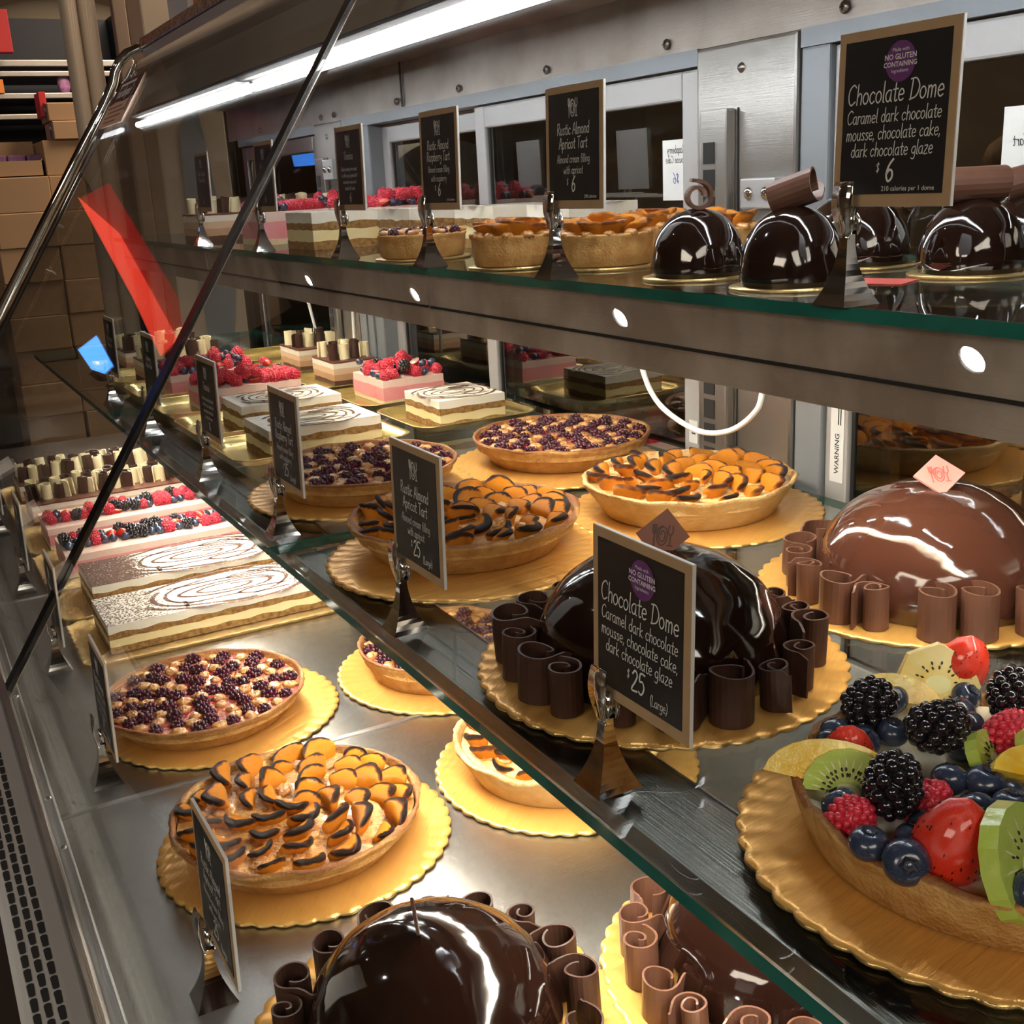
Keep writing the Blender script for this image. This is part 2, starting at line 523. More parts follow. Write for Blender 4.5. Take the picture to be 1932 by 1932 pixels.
def strokes(s, u0, v0, h, wd, V, F, mp, align='c', slant=.10):
    W = text_w(s, h)
    u = u0 - (W / 2 if align == 'c' else W if align == 'r' else 0)
    for c in s:
        wc, st = GL[c]
        for q in st.split(';'):
            if q:
                ribbon([(u + (x + y * slant) * h / 10 * .92, v0 + y * h / 10) for x, y in catmull(pts(q))], wd, V, F, mp)
        u += wc * h / 10 * .92


def emblem(u0, v0, h, wd, V, F, mp):
    for q in EMB:
        ribbon([(u0 + x * h / 10, v0 + y * h / 10) for x, y in catmull(pts(q))], wd, V, F, mp)


def print_text(s, size, mp, align='CENTER', sx=1., bold=0.):
    """upright printed lettering from the built-in sans font, as a flat mesh"""
    cu = bpy.data.curves.new('t', 'FONT')
    cu.body, cu.size, cu.align_x = s, size, align
    cu.offset = bold
    cu.resolution_u = 2
    o = bpy.data.objects.new('t', cu)
    C.objects.link(o)
    dg = bpy.context.evaluated_depsgraph_get()
    me = o.evaluated_get(dg).to_mesh()
    V = [mp(v.co.x * sx, v.co.y) for v in me.vertices]
    F = [tuple(p.vertices) for p in me.polygons]
    o.evaluated_get(dg).to_mesh_clear()
    bpy.data.objects.remove(o)
    bpy.data.curves.remove(cu)
    return V, F


# ------------------------------------------------------------------ the shop around the case
FZ, CZ = -1.40, 1.60
struct(obj('floor', *box(-6, 4.5, -4, 11, FZ - .1, FZ), FLOORM))
struct(obj('ceiling', *box(-6, 4.5, -4, 11, CZ, CZ + .1), CEILM))
struct(obj('wall_left', *box(-6.1, -6, -4, 11, FZ, CZ), mat('shelving_wall', (.34, .25, .17), .8, noise=(1.3, (.16, .11, .075), .2))))
struct(obj('wall_right', *box(4.5, 4.6, -4, 11, FZ, CZ), WALLM))
struct(obj('wall_far', *box(-6, 4.5, 11, 11.1, FZ, CZ), WALLD))
struct(obj('wall_near', *box(-6, 4.5, -4.1, -4, FZ, CZ), WALLD))

for i, (x, y, nm) in enumerate([(-.77, 1.94, 'nearest the case front'), (-.79, 3.52, 'second along the row'), (-.82, 5.4, 'third along the row'), (-.83, 7.05, 'fourth along the row'), (-.25, 9.4, 'farthest, by the far wall')]):
    r = .037 if i < 4 else .07
    t = tag(empty('ceiling_spotlight', (x, y, CZ)), 'round white recessed ceiling spotlight, ' + nm, 'ceiling light', 'row of ceiling spotlights')
    obj('trim_ring', *lathe([(r, -.001), (r + .02, -.001), (r + .022, -.012), (r, -.014)], 32), WHITEED, t, True)
    obj('lens', *disc(r, -.006, 32), emis('spot_glow', (1, .96, .9), DOWN_E), t)

# pillars and pipes past the end of the case
tag(obj('pipe', *tube([(.667, 4.0, FZ), (.667, 4.0, CZ)], .026, 20), BEIGE, None, True), 'thin beige painted pipe left of the thicker one beyond the case', 'pipe')
tag(obj('pipe', *tube([(.722, 4.02, FZ), (.722, 4.02, CZ)], .031, 24), BEIGE, None, True), 'thick beige painted pipe right of the thinner one beyond the case', 'pipe')
struct(obj('pillar', *bbox(.865, 1.09, 3.9, 4.1, FZ, CZ, .006), BEIGE))
tag(obj('post', *bbox(.842, .886, 4.2, 4.245, FZ, CZ, .004), TAUPE), 'square taupe post beside the beige pillar', 'post')
tag(obj('reflection_patch', [(.945, 3.893, -1.2), (1.045, 3.893, -1.2), (1.03, 3.893, -.5), (1.06, 3.893, -.3), (1.04, 3.893, -.08), (1.02, 3.893, .12), (1.0, 3.893, .30), (.935, 3.893, .22), (.93, 3.893, -.1), (.95, 3.893, -.5)],
        [tuple(range(10))], GREYBL), 'grey blue patch painted as a torn-edged reflection on the beige pillar', 'painted reflection')  # a reflection put in as a flat coloured patch

# cartons stacked on the floor beyond the far end of the case
def carton(x, y, z, wx, wy, h, label, logo=False):
    t = tag(empty('cardboard_box', (x, y, z)), label, 'box', 'cartons stacked past the case')
    g = .0015
    obj('carton', *bbox(-wx / 2 + g, wx / 2 - g, -wy / 2 + g, wy / 2 - g, 0, h - .001, .003, 1), CARTON, t)
    obj('tape', *box(-wx / 2 + .004, wx / 2 - .004, -.012, .012, h - .001, h - .0003), CARTOND, t)
    if logo:
        q = obj('round_logo', [(-wx / 2 + g - .0006, .028 * math.cos(a) - wy * .2, h * .55 + .032 * math.sin(a)) for a in np.linspace(0, 2 * PI, 20)[:-1]], [tuple(range(19))], mat('logo_blue', (.05, .07, .25), .5), t)
        obj('swoosh', [(-wx / 2 + g - .0009, -wy * .2 + a, h * .55 + b) for a, b in ((-.022, -.004), (0, .006), (.022, .001), (.022, .009), (0, .016), (-.022, .008))], [tuple(range(6))], WHITEED, q)
    return t


ROWS = ['bottom', 'second', 'third', 'fourth', 'fifth', 'sixth', 'seventh', 'eighth', 'ninth', 'tenth', 'eleventh', 'twelfth']
for cx_, nm in ((.505, 'pipe-side stack nearest the aisle'), (.715, 'stack behind the beige pipes')):
    for k in range(12):
        carton(cx_ + random.uniform(-.006, .006), 4.75 + random.uniform(-.008, .008), FZ + .125 * k, .208, .30, .125, f'plain brown carton, {ROWS[k]} from the floor in the {nm}')
carton(.715, 4.76, FZ + 1.5, .21, .28, .125, 'wide brown carton lying across the stack under the label boxes')
carton(.72, 4.70, FZ + 1.625, .135, .20, .065, 'small brown carton with a blue round logo, lower of two', True)
carton(.71, 4.71, FZ + 1.69, .130, .19, .064, 'small brown carton with a blue round logo, topmost of the stack', True)
t = tag(empty('open_tray_box', (.483, 4.72, FZ + 1.501)), 'open shallow brown tray box with purple packs inside, left of the logo boxes', 'box')
obj('tray', *merge(box(-.12, .12, -.1, .1, 0, .003), box(-.12, .12, -.1, -.097, 0, .055), box(-.12, .12, .097, .1, 0, .13), box(-.12, -.117, -.1, .1, 0, .06), box(.117, .12, -.1, .1, 0, .06)), CARTON, t)
for k in range(3):
    tag(obj('snack_pack', *bbox(.43 + k * .066, .49 + k * .066, 4.70, 4.76, FZ + 1.504, FZ + 1.58, .006), mat('purple_pack', (.16, .06, .17), .4, noise=(60, (.24, .11, .24), .2))), 'purple snack pack in the open tray box', 'snack pack', 'purple packs in the tray box')
tag(obj('chip_box', *xf(bbox(-.012, .012, -.06, .06, 0, .085, .002), (.645, 4.74, FZ + 1.71)), mat('red_pack', (.55, .03, .03), .4)), 'narrow red and white pack beside the top logo carton', 'box')

# refrigerated wall unit farther away
t = tag(empty('refrigerator_shelf', (0, 6.0, 0)), 'open dark blue refrigerated shelf unit with bright steel rails', 'refrigerator')
obj('cabinet', *merge(box(.56, 1.3, .55, .6, FZ, .9), box(.56, .59, 0, .55, FZ, .9), box(1.27, 1.3, 0, .55, FZ, .9)), NAVY, t)
for zz, hh in ((.615, .030), (.572, .024), (.475, .026), (.385, .024)):
    obj('shelf_rail', *bbox(.59, 1.27, -.02, .0, zz, zz + hh, .004), STEEL, t)
    obj('shelf', *box(.59, 1.27, .0, .4, zz, zz + .006), DARKST, t)
tag(obj('candy_bag', *xf(ball(.03, .018, .055, 16, 10), (.935, 6.02, .545)), mat('purple_bag', (.32, .10, .28), .35, noise=(40, (.55, .3, .5), .15)), None, True), 'oval purple and pink bag standing on the refrigerator rail', 'bag')
tag(obj('snack_box', *bbox(.60, .665, 5.97, 6.02, .50, .56, .003), mat('orange_pack', (.75, .22, .03), .4)), 'orange pack at the left end of the refrigerator rail', 'box')
struct(obj('soffit', *merge(box(-1, 1.6, 7.4, 7.6, .8, 1.5), box(-1, 1.6, 7.35, 7.4, .74, .8)), WALLM))
t = tag(obj('vent_hood', *xf(ball(.5, .3, .19, 24, 12), (1.1, 6.9, .85)), mat('hood_paint', (.30, .25, .19), .5), None, True), 'rounded beige vent hood above the refrigerated shelves', 'vent hood')
tag(obj('red_sign', *bbox(.52, .715, 5.84, 5.89, .66, .84, .004), mat('red_sign_face', (.42, .012, .015), .6)), 'red hanging sign above the refrigerated shelves', 'sign')
# lit signs across the aisle that show in the slanted glass
def slab_y(P, y, th):
    n = len(P)
    V = [(a, y, b) for a, b in P] + [(a, y + th, b) for a, b in P]
    return V, [tuple(range(n)), tuple(range(n, 2 * n))[::-1]] + [(i, n + i, n + (i + 1) % n, (i + 1) % n) for i in range(n)]


tag(obj('red_banner', *slab_y([(.234, .544), (-.345, .521), (-.702, .486), (-.666, .617), (-.02, .635)], 6.6, .02), mat('red_lit_face', (.5, .02, .015), .5, emit=((1, .06, .03), 1.0))), 'glowing red pennant across the aisle', 'sign')
tag(obj('red_glow_sheet', *slab_y([(.222, .553), (.227, .732), (-.471, .748), (-.699, .665), (-.714, .494), (-.354, .529)], 6.66, .02), mat('dark_red_glow', (.42, .02, .015), .7, emit=((1, .04, .02), .10))), 'added dim red sheet behind the glowing pennant across the aisle', 'reflected_sheet')  # added sheet with a faint glow, shaped for the dimmer red glass reflection
t = tag(empty('menu_screen', (-.60, 6.9, .20)), 'glowing blue screen across the aisle', 'screen')
obj('screen', *slab_y([(.098, -.057), (.118, .073), (-.075, .062), (-.091, -.003), (-.033, -.053)], 0, .01), emis('screen_blue', (.06, .28, 1.0), 3.0), t)
obj('bezel', *slab_y([(.103, -.062), (.123, .078), (-.080, .067), (-.096, -.005), (-.035, -.058)], .012, .02), BLACK, t)

# bakery room behind the doors
t = tag(empty('dough_mixer', (1.62, 3.62, -.35)), 'grey round-topped machine in the dark bakery room', 'machine')
obj('hood', *merge(prism_y([(.22 * math.cos(a), .32 + .16 * math.sin(a)) for a in np.linspace(0, PI, 20)] + [(-.22, -.3), (.22, -.3)], -.28, .28)), mat('machine_grey', (.36, .36, .35), .5), t)
obj('slot', *box(-.235, -.22, -.16, .12, .20, .26), SLOT, t)
t = tag(empty('wire_rack', (1.30, 2.85, -.62)), 'black slatted crate rack behind the far sliding door', 'rack')
obj('crate', *merge(box(0, .4, -.30, .30, 0, .22), box(.0, .02, -.30, .30, .22, .245)), mat('black_plastic', (.018, .018, .02), .35), t)
obj('slats', *merge(*[box(.01, .4, -.29 + .03 * k, -.275 + .03 * k, .235, .24) for k in range(20)]), DARKST, t)
t = tag(empty('bread_rack', (2.0, 1.35, FZ)), 'bakery rack with golden loaves in the room behind', 'rack')
obj('frame', *merge(*[box(x, x + .03, y, y + .03, 0, 2.3) for x in (0, .5) for y in (-.5, .5)]), STEEL, t)
for k in range(5):
    obj('shelf', *box(0, .53, -.5, .53, .5 + .4 * k, .515 + .4 * k), DARKST, t)
for k in range(5):
    for j in range(3):
        tag(obj('bread_loaf', *xf(ball(.2, .12, .075, 14, 8), (2.26, 1.0 + .33 * j, FZ + .59 + .4 * k)), CRUST, None, True), 'golden loaf on the bakery rack seen through the door', 'bread', 'loaves on the bakery rack')
tag(obj('back_counter', *bbox(2.0, 2.9, 2.2, 4.6, FZ, -.45, .01), mat('counter_brown', (.10, .06, .035), .4)), 'brown work counter in the bakery room', 'counter')

# ------------------------------------------------------------------ the display case
Y0, Y1 = .12, 3.12
XB = .90
def gx(z):            # the slanted front glass
    return .039 + (z + .595) * .663
case = tag(empty('display_case', (0, 0, 0)), 'long stainless steel refrigerated bakery display case with slanted front glass', 'display case')
P_ = lambda n, vf, m, sm=False: obj(n, *vf, m, case, sm)
P_('base_cabinet', box(.06, .93, Y0, 3.2, FZ, -.64), DARKST)
for k, (a, b) in enumerate(((-.0 + .12, .388), (.39, 1.118), (1.121, 1.849), (1.852, 2.5), (2.503, 3.12))):
    q = P_('deck_pan', bbox(.062, .885, a, b, -.604, -.594, .002), DECKST)
    if k:
        obj('seam_strip', *bbox(.062, .885, a - .004, a + .003, -.5955, -.5925, .001), STEEL, q)
P_('front_rail', merge(bbox(.040, .052, Y0, 3.2, -.64, -.578, .003), bbox(.052, .064, Y0, 3.2, -.604, -.588, .002)), STEEL)
# clear upright lip behind the rail
P_('clear_lip', prism_y([(.070, -.594), (.074, -.594), (.094, -.560), (.090, -.560)], Y0, 3.1), GLASS)
for yy in (.72, 1.05, 1.157, 1.45, 1.80, 1.90):
    q = P_('rail_screw', xf(ball(.0042, .0042, .0022, 12, 6), (.058, yy, -.588)), CHROME, True)
# slotted air grille in front of the rail
gv, gf = [], []
g = P_('vent_grille', merge(box(-.004, .040, Y0, 3.2, -.6036, -.600), box(-.006, -.002, Y0, 3.2, -.66, -.5985)), mat('grille_steel', (.66, .65, .63), .42, .5))
sl = []
nsl = 0
yy = .62
while yy < 1.62:
    for c in range(3):
        x = .0055 + .0090 * c
        y = yy + (.0085 if c % 2 else 0)
        ov = [(x + .0029 * math.cos(a) , y + (.0064 if math.sin(a) >= 0 else -.0064) + .0029 * math.sin(a), -.5996) for a in np.linspace(0, 2 * PI, 13)[:-1]]
        sl.append((ov, [tuple(range(12))]))
    yy += .0205
obj('slots', *merge(*sl), SLOT, g)
P_('kick_panel', box(-.006, .04, Y0, 3.2, FZ, -.66), mat('kick_dark', (.018, .016, .018), .5))
# ends, header, canopy
P_('end_frame', tube([(gx(-.6) - .004, 3.2, -.6), (gx(.24) - .004, 3.2, .24), (.617, 3.2, .288), (.626, 3.2, .316), (.642, 3.2, .341), (.664, 3.2, .361), (.690, 3.2, .372), (.72, 3.2, .374)], .013, 14), CHROME, True)
P_('end_frame', merge(tube([(gx(-.6) + .01, 3.11, -.6), (gx(.31) + .01, 3.11, .31)], .006, 8)), BLACK, True)
P_('end_glass', prism_y([(gx(-.59), -.59), (.9, -.59), (.9, .30), (gx(.30), .30)], 3.150, 3.156), GLASS)
P_('header', sheet_y([(.90, .215), (.90, .137)], Y0, 3.2, .002), HEADST)
P_('canopy', merge(sheet_y([(.90, .217), (.80, .226), (.668, .211)], Y0, 3.2, .002)), HEADST)
P_('canopy_underside', merge(sheet_y([(.668, .213), (.690, .255), (.702, .300), (.690, .316)], Y0, 3.2, .002)), mat('canopy_grey', (.60, .54, .46), .35, .25, noise=(4, (.48, .43, .37), .2)))
P_('canopy_band', merge(bbox(.664, .674, Y0, 3.2, .211, .219, .002)), BLACK)
P_('front_fascia', merge(bbox(.700, .735, Y0, 3.19, .312, .371, .004)), mat('fascia_grey', (.36, .35, .36), .45, .15))
P_('roof_panel', box(.735, .93, Y0, 3.2, .300, .368), DARKST)
P_('granite_top', bbox(.696, 1.10, Y0, 3.2, .371, .396, .004), GRANITE)
for k, yy in enumerate((.60, .916, 1.215, 1.505, 1.79, 2.05, 2.38, 2.46, 2.9)):
    q = P_('header_screw', xf(lathe([(.0, -.0035), (.0045, -.003), (.0062, -.001), (.0065, 0)], 14), (.8978, yy, .1495), (0, PI / 2, 0)), mat('screw_steel', (.30, .28, .26), .3, 1), True)
    obj('cross_slot', *merge(box(.8938, .8944, yy - .0032, yy + .0032, .1488, .1502), box(.8938, .8944, yy - .0007, yy + .0007, .1463, .1527)), SLOT, q)
P_('header_seam', box(.8965, .8978, 2.02, 2.026, .138, .215), SLOT)
# stainless uprights with slotted shelf rails and brackets
for k, (a, b) in enumerate(((.978, 1.150), (2.335, 2.50))):
    u = P_('upright', merge(bbox(.893, .915, a, b, -.592, .136, .004)), STEEL)
    m_ = (a + b) / 2
    obj('upright_seam', *box(.8918, .8932, m_ + .008, m_ + .0095, -.592, .066), SLOT, u)
    obj('top_screw', *xf(lathe([(0, -.0035), (.0045, -.003), (.0062, 0)], 14), (.8935, m_ + .004, .108), (0, PI / 2, 0)), mat('screw_steel', (.3, .28, .26), .3, 1), u, True)
    r_ = obj('slotted_rail', *bbox(.880, .893, b - .072, b - .022, -.592, .066, .003), STEEL, u)
    sl = []
    zz = .030
    while zz > -.56:
        sl.append(box(.8790, .8805, b - .050, b - .030, zz - .024, zz))
        zz -= .0305
    obj('rail_slots', *merge(*sl), SLOT, r_)
    br = obj('shelf_bracket', *bbox(.868, .893, a + .004, a + .062, -.045 if k == 0 else .02, -.012 if k == 0 else .06, .002), ALUM, u)
    for s in (.018, .046):
        obj('bracket_bolt', *xf(ball(.004, .007, .007, 12, 8), (.867, a + s, -.028 if k == 0 else .04)), CHROME, br, True)
# sliding doors: aluminium frames and tinted glass
P_('door_track', merge(box(.895, .93, Y0, .975, .118, .137), box(.895, .93, 1.15, 2.335, .118, .137), box(.895, .93, 2.5, 3.1, .118, .137)), BLUEAL)
P_('door_jamb', merge(bbox(.897, .93, .934, .976, -.592, .118, .003), bbox(.901, .905, .950, .956, -.592, .118, .001)), BLUEAL)
P_('door_jamb', merge(bbox(.897, .93, 2.20, 2.333, -.592, .118, .003), bbox(.893, .897, 2.245, 2.252, -.592, .118, .001), bbox(.893, .897, 2.285, 2.292, -.592, .118, .001)), BLUEAL)
def door(y0, y1, x, label, st=.034, mt=None):
    d = P_('sliding_door', merge(bbox(x, x + .02, y0, y0 + st, -.59, .116, .003), bbox(x, x + .02, y1 - st, y1, -.59, .116, .003), bbox(x, x + .02, y0 + st, y1 - st, .082, .116, .003), bbox(x, x + .02, y0 + st, y1 - st, -.59, -.555, .003)), mt or ALUM)
    lab(d, label)
    obj('door_glass', *box(x + .008, x + .012, y0 + st, y1 - st, -.555, .082), DOORG, d)
    obj('gasket', *merge(box(x + .006, x + .014, y0 + st, y0 + st + .005, -.555, .082), box(x + .006, x + .014, y1 - st - .005, y1 - st, -.555, .082)), BLACK, d)
    return d
dA = door(1.158, 1.75, .903, 'pale framed sliding door in front')
dB = door(1.70, 2.20, .926, 'sliding door set behind the other')
dC = door(.18, .932, .903, 'sliding door right of the near upright')
door(2.51, 3.10, .903, 'sliding door at the far end of the case', mt=DARKST)
# front panes
def pane(y0, y1, label):
    z0, z1 = -.592, .322
    t_ = .005
    v, f = prism_y([(gx(z0), z0), (gx(z0) + t_, z0), (gx(z1) + t_, z1), (gx(z1), z1)], y0, y1)
    q = P_('front_glass', (v, f), GLASS)
    lab(q, label)
    return q
pa = pane(Y0, 1.4505, 'near pane of slanted front glass')
pb = pane(1.477, 2.775, 'middle pane of slanted front glass')
pc = pane(2.785, 3.105, 'narrow far pane of slanted front glass')
# dark joint between the panes: polished edge and seal
z0, z1 = -.592, .322
obj('pane_joint', *prism_y([(gx(z0) - .001, z0), (gx(z0) + .006, z0), (gx(z1) + .006, z1), (gx(z1) - .001, z1)], 1.4510, 1.476), mat('joint_black', (.008, .008, .008), .3), pb)
obj('bright_edge', *prism_y([(gx(z0) + .0062, z0), (gx(z0) + .0076, z0), (gx(z1) + .0076, z1), (gx(z1) + .0062, z1)], 1.4525, 1.4600), mat('polished_edge', (.75, .62, .48), .2, .6), pa)
# light tube under the canopy
tb = P_('tube_lamp', merge(tube([(.634, .34, .178), (.634, 2.10, .178)], .0062, 12)), emis('tube_glow', (.93, .97, 1.0), TUBE_E), True)
obj('lamp_channel_shield', *merge(prism_y([(.625, .200), (.654, .200), (.660, .186), (.656, .1742), (.6535, .1742), (.655, .186), (.650, .194), (.629, .194)], .3, 2.12)), mat('channel_grey', (.16, .15, .14), .5, .3), tb)  # back lip shaped to keep tube light off the header
tb2 = P_('tube_lamp', merge(tube([(.634, 2.16, .178), (.634, 3.05, .178)], .0062, 12)), emis('tube_glow', (.93, .97, 1.0), TUBE_E), True)
obj('lamp_channel_shield', *merge(prism_y([(.625, .200), (.654, .200), (.660, .186), (.656, .1742), (.6535, .1742), (.655, .186), (.650, .194), (.629, .194)], 2.14, 3.08)), mat('channel_grey', (.16, .15, .14), .5, .3), tb2)  # same added lip, shading the header from the far tube

# ------------------------------------------------------------------ glass shelves with their light bars
def shelf(name, label, x0, x1, y0, y1, ztop, beam, group):
    t = tag(empty(name, (0, 0, 0)), label, 'shelf', group)
    h = .009
    V, F = box(x0, x1, y0, y1, ztop - h, ztop)
    obj('glass_plate', V, F, [SHELFG, EDGEG], t, mi=[0, 0, 1, 1, 1, 1])
    return t


SU, SM = -.090, -.360
mids = []
for k, (a, b, nm) in enumerate(((Y0 + .02, 1.130, 'near section holding the domes and large tarts'), (1.134, 2.10, 'middle section holding the gold trays'), (2.104, 3.09, 'far end section'))):
    t = shelf('glass_shelf', f'middle green-edged glass shelf, {nm}', .310, .888, a, b, SM, None, 'middle glass shelf')
    bar = obj('light_bar', *prism_y([(.333, -.3705), (.392, -.3705), (.396, -.382), (.372, -.388), (.336, -.396), (.333, -.384)], a + .01, b - .01), DARKST, t)
    obj('light_strip', *prism_y([(.375, -.3885), (.394, -.3835), (.3945, -.3845), (.3755, -.3895)], a + .02, b - .02), emis('deck_strip', (1, .92, .78), DECK_E), bar)
    obj('bar_edge', *merge(box(.3325, .3340, a + .01, b - .01, -.3702, -.3692), box(.391, .3925, a + .01, b - .01, -.3702, -.3692)), STEEL, bar)
    mids.append(t)
for k, (a, b, nm) in enumerate(((Y0 + .02, 1.235, 'near section holding the small domes and tarts'), (1.238, 2.25, 'middle section holding the tiramisu squares'), (2.253, 3.09, 'far end section'))):
    t = shelf('glass_shelf', f'top green-edged glass shelf, {nm}', .545, .888, a, b, SU, None, 'top glass shelf')
    bar = obj('light_beam', *prism_y([(.562, -.1005), (.612, -.1005), (.612, -.132), (.606, -.132), (.592, -.136), (.590, -.164), (.567, -.164), (.5665, -.140), (.564, -.1385)], a + .004, b - .004), BEAMST, t)
    obj('groove', *merge(box(.5630, .5668, a + .004, b - .004, -.1402, -.1375)), SLOT, bar)
    obj('light_strip', *prism_y([(.596, -.1375), (.6100, -.1335), (.6098, -.1345), (.5962, -.1385)], a + .02, b - .02), emis('mid_strip', (1, .91, .76), MID_E), bar)
    for s in (a + .02, a + .14, b - .12):
        obj('beam_screw', *xf(lathe([(0, .002), (.003, .0015), (.0042, 0)], 12), (.578, s, -.1655), (PI, 0, 0)), CHROME, bar, True)
# ------------------------------------------------------------------ price signs on chrome holders
SW, SH = .0955, .1055


def holder(x, y, z, label):
    """bent chrome clip: a flared foot narrowing to a neck, a broad jaw in front of the card and a ring behind"""
    t = tag(empty('sign_holder', (x, y, z), -PI / 2), label, 'sign holder', 'chrome sign holders')
    # local frame: u (x) along the card, y outward = away from the card's face is -y
    V, F = [], []
    n = 12
    for i in range(n + 1):
        k = i / n
        q = (1 - k) ** 2.1
        hx, hy = .0036 + .0112 * q, .0034 + .0125 * q
        V += [(-hx, 0, .045 * k), (0, -hy, .045 * k), (hx, 0, .045 * k), (0, hy, .045 * k)] if False else [(-hx, -hy, .045 * k), (hx, -hy, .045 * k), (hx, hy, .045 * k), (-hx, hy, .045 * k)]
    for i in range(n):
        for c in range(4):
            F.append((i * 4 + c, i * 4 + (c + 1) % 4, i * 4 + 4 + (c + 1) % 4, i * 4 + 4 + c))
    F += [(3, 2, 1, 0), tuple(range(4 * n, 4 * n + 4))]
    obj('foot', V, F, CHROME, t, False)
    V, F = [], []
    n = 10
    for i in range(n + 1):
        k = i / n
        wd = .0040 + .0048 * sstep(0, .6, k) - .0012 * sstep(.8, 1, k)
        yy = -.0032 - .0032 * math.sin(PI * k * .9)
        for a, b in ((-1, 0), (1, 0), (1, 1), (-1, 1)):
            V.append((a * wd, yy + .0014 * b, .042 + .036 * k))
    for i in range(n):
        for c in range(4):
            F.append((i * 4 + c, i * 4 + (c + 1) % 4, i * 4 + 4 + (c + 1) % 4, i * 4 + 4 + c))
    F += [(0, 1, 2, 3), (4 * n + 3, 4 * n + 2, 4 * n + 1, 4 * n)]
    obj('jaw', V, F, CHROME, t, True)
    obj('spring_ring', *merge(tube([(.0065 * math.cos(a) * .6, .0045 + .002, .051 + .0065 * math.sin(a)) for a in np.linspace(0, 2 * PI, 17)], .0014, 6, False), tube([(-.003, .0035, .045), (.003, .0035, .045)], .0026, 8), box(-.003, .003, -.001, .005, .043, .062)), CHROME, t, True)
    return t


def sign(x, y, z, text, label, hlabel, lean=.03, kind='emblem', hoff=.030, rz=0.):
    """card facing the aisle (-x); text = list of (string, v, height, width) plus price"""
    hl = holder(x, y + hoff, z, hlabel)
    t = tag(empty('price_sign', (x + .004, y, z + .060), -PI / 2 + rz), label, 'sign', 'chalkboard price signs')
    t.rotation_euler = (-lean, 0, -PI / 2 + rz)
    t.location.z += .002 if z > -.2 else -.003
    w2 = SW / 2
    obj('card', *box(-w2, w2, 0, .0022, 0, SH), WHITEED, t)
    obj('kraft_face', *box(-w2 + .0003, w2 - .0003, -.0005, -.0001, .0003, SH - .0003), KRAFT, t)
    m = .0062
    pn = obj('chalk_panel', *box(-w2 + m, w2 - m, -.0010, -.0006, m * 1.25, SH - m), CHALK, t)
    V, F = [], []
    mp = lambda u, v: (u, -.0013, v)
    for s, v, h, wd in text:
        al = 'c'
        if s.startswith('|'):
            s, al = s[1:], 'l'
        strokes(s, 0 if al == 'c' else .012, v, h, wd, V, F, mp, al)
    if kind == 'emblem':
        emblem(0, .086, .0155, .0008, V, F, mp)
    lt = obj('chalk_lettering', V, F, INK, pn)
    if kind == 'badge':
        b = obj('purple_badge', [(.0118 * math.cos(a) + .004, -.0013, .0845 + .0118 * math.sin(a)) for a in np.linspace(0, 2 * PI, 33)[:-1]], [tuple(range(32))], PURPLE, pn)
        mb = lambda v0: (lambda u, v: (u + .004, -.0016, v0 + v))
        parts = [print_text('Made with', .0031, mb(.0902)), print_text('NO GLUTEN', .0044, mb(.0858), bold=.00008), print_text('CONTAINING', .0041, mb(.0816), bold=.00008), print_text('Ingredients', .0030, mb(.0782))]
        obj('badge_print', *merge(*parts), INK, b)
    return t, pn


def small_print(pn, s, u, v, size):
    obj('calorie_print', *print_text(s, size, lambda a, b: (u + a, -.0013, v + b), 'RIGHT'), INK, pn)


W1, W2, W3 = .00085, .00060, .0005
dome_txt = lambda price: [('Chocolate Dome', .0620, .0120, W1), ('Caramel dark chocolate', .0505, .0082, W2), ('mousse, chocolate cake,', .0405, .0082, W2), ('dark chocolate glaze', .0305, .0082, W2)] + price
p6 = [('$', .016, .0052, .0004), ('|6', .0135, .0125, .0014)]
p6 = [('6', .0152, .0130, .0014)]
p25 = [('25', .0150, .0130, .0012), ('|(Large)', .0125, .0062, .0005)]
apr_txt = lambda price: [('Rustic Almond', .0640, .0098, .0008), ('Apricot Tart', .0520, .0098, .0008), ('Almond cream filling', .0400, .0070, .0005), ('with apricot', .0305, .0070, .0005)] + price
ras_txt = lambda price: [('Rustic Almond', .0640, .0098, .0008), ('Raspberry Tart', .0520, .0098, .0008), ('Almond cream filling', .0400, .0070, .0005), ('with raspberry', .0305, .0070, .0005)] + price
tira_txt = lambda price: [('Tiramisu', .0640, .0098, .0008), ('Delicate sponge cake soaked', .0500, .0050, .0004), ('in coffee syrup, layered with', .0420, .0050, .0004), ('mascarpone mousse and', .0340, .0050, .0004), ('dusted with cocoa', .0260, .0050, .0004)] + price
mou_txt = lambda a, price: [(a, .0640, .0085, .0007), ('Mousse Cake', .0530, .0085, .0007)] + price


def dollar(pn):
    V, F = [], []
    strokes('$', -.0095, .0205, .0062, .0005, V, F, lambda u, v: (u, -.0013, v))
    obj('dollar_mark', V, F, INK, pn)


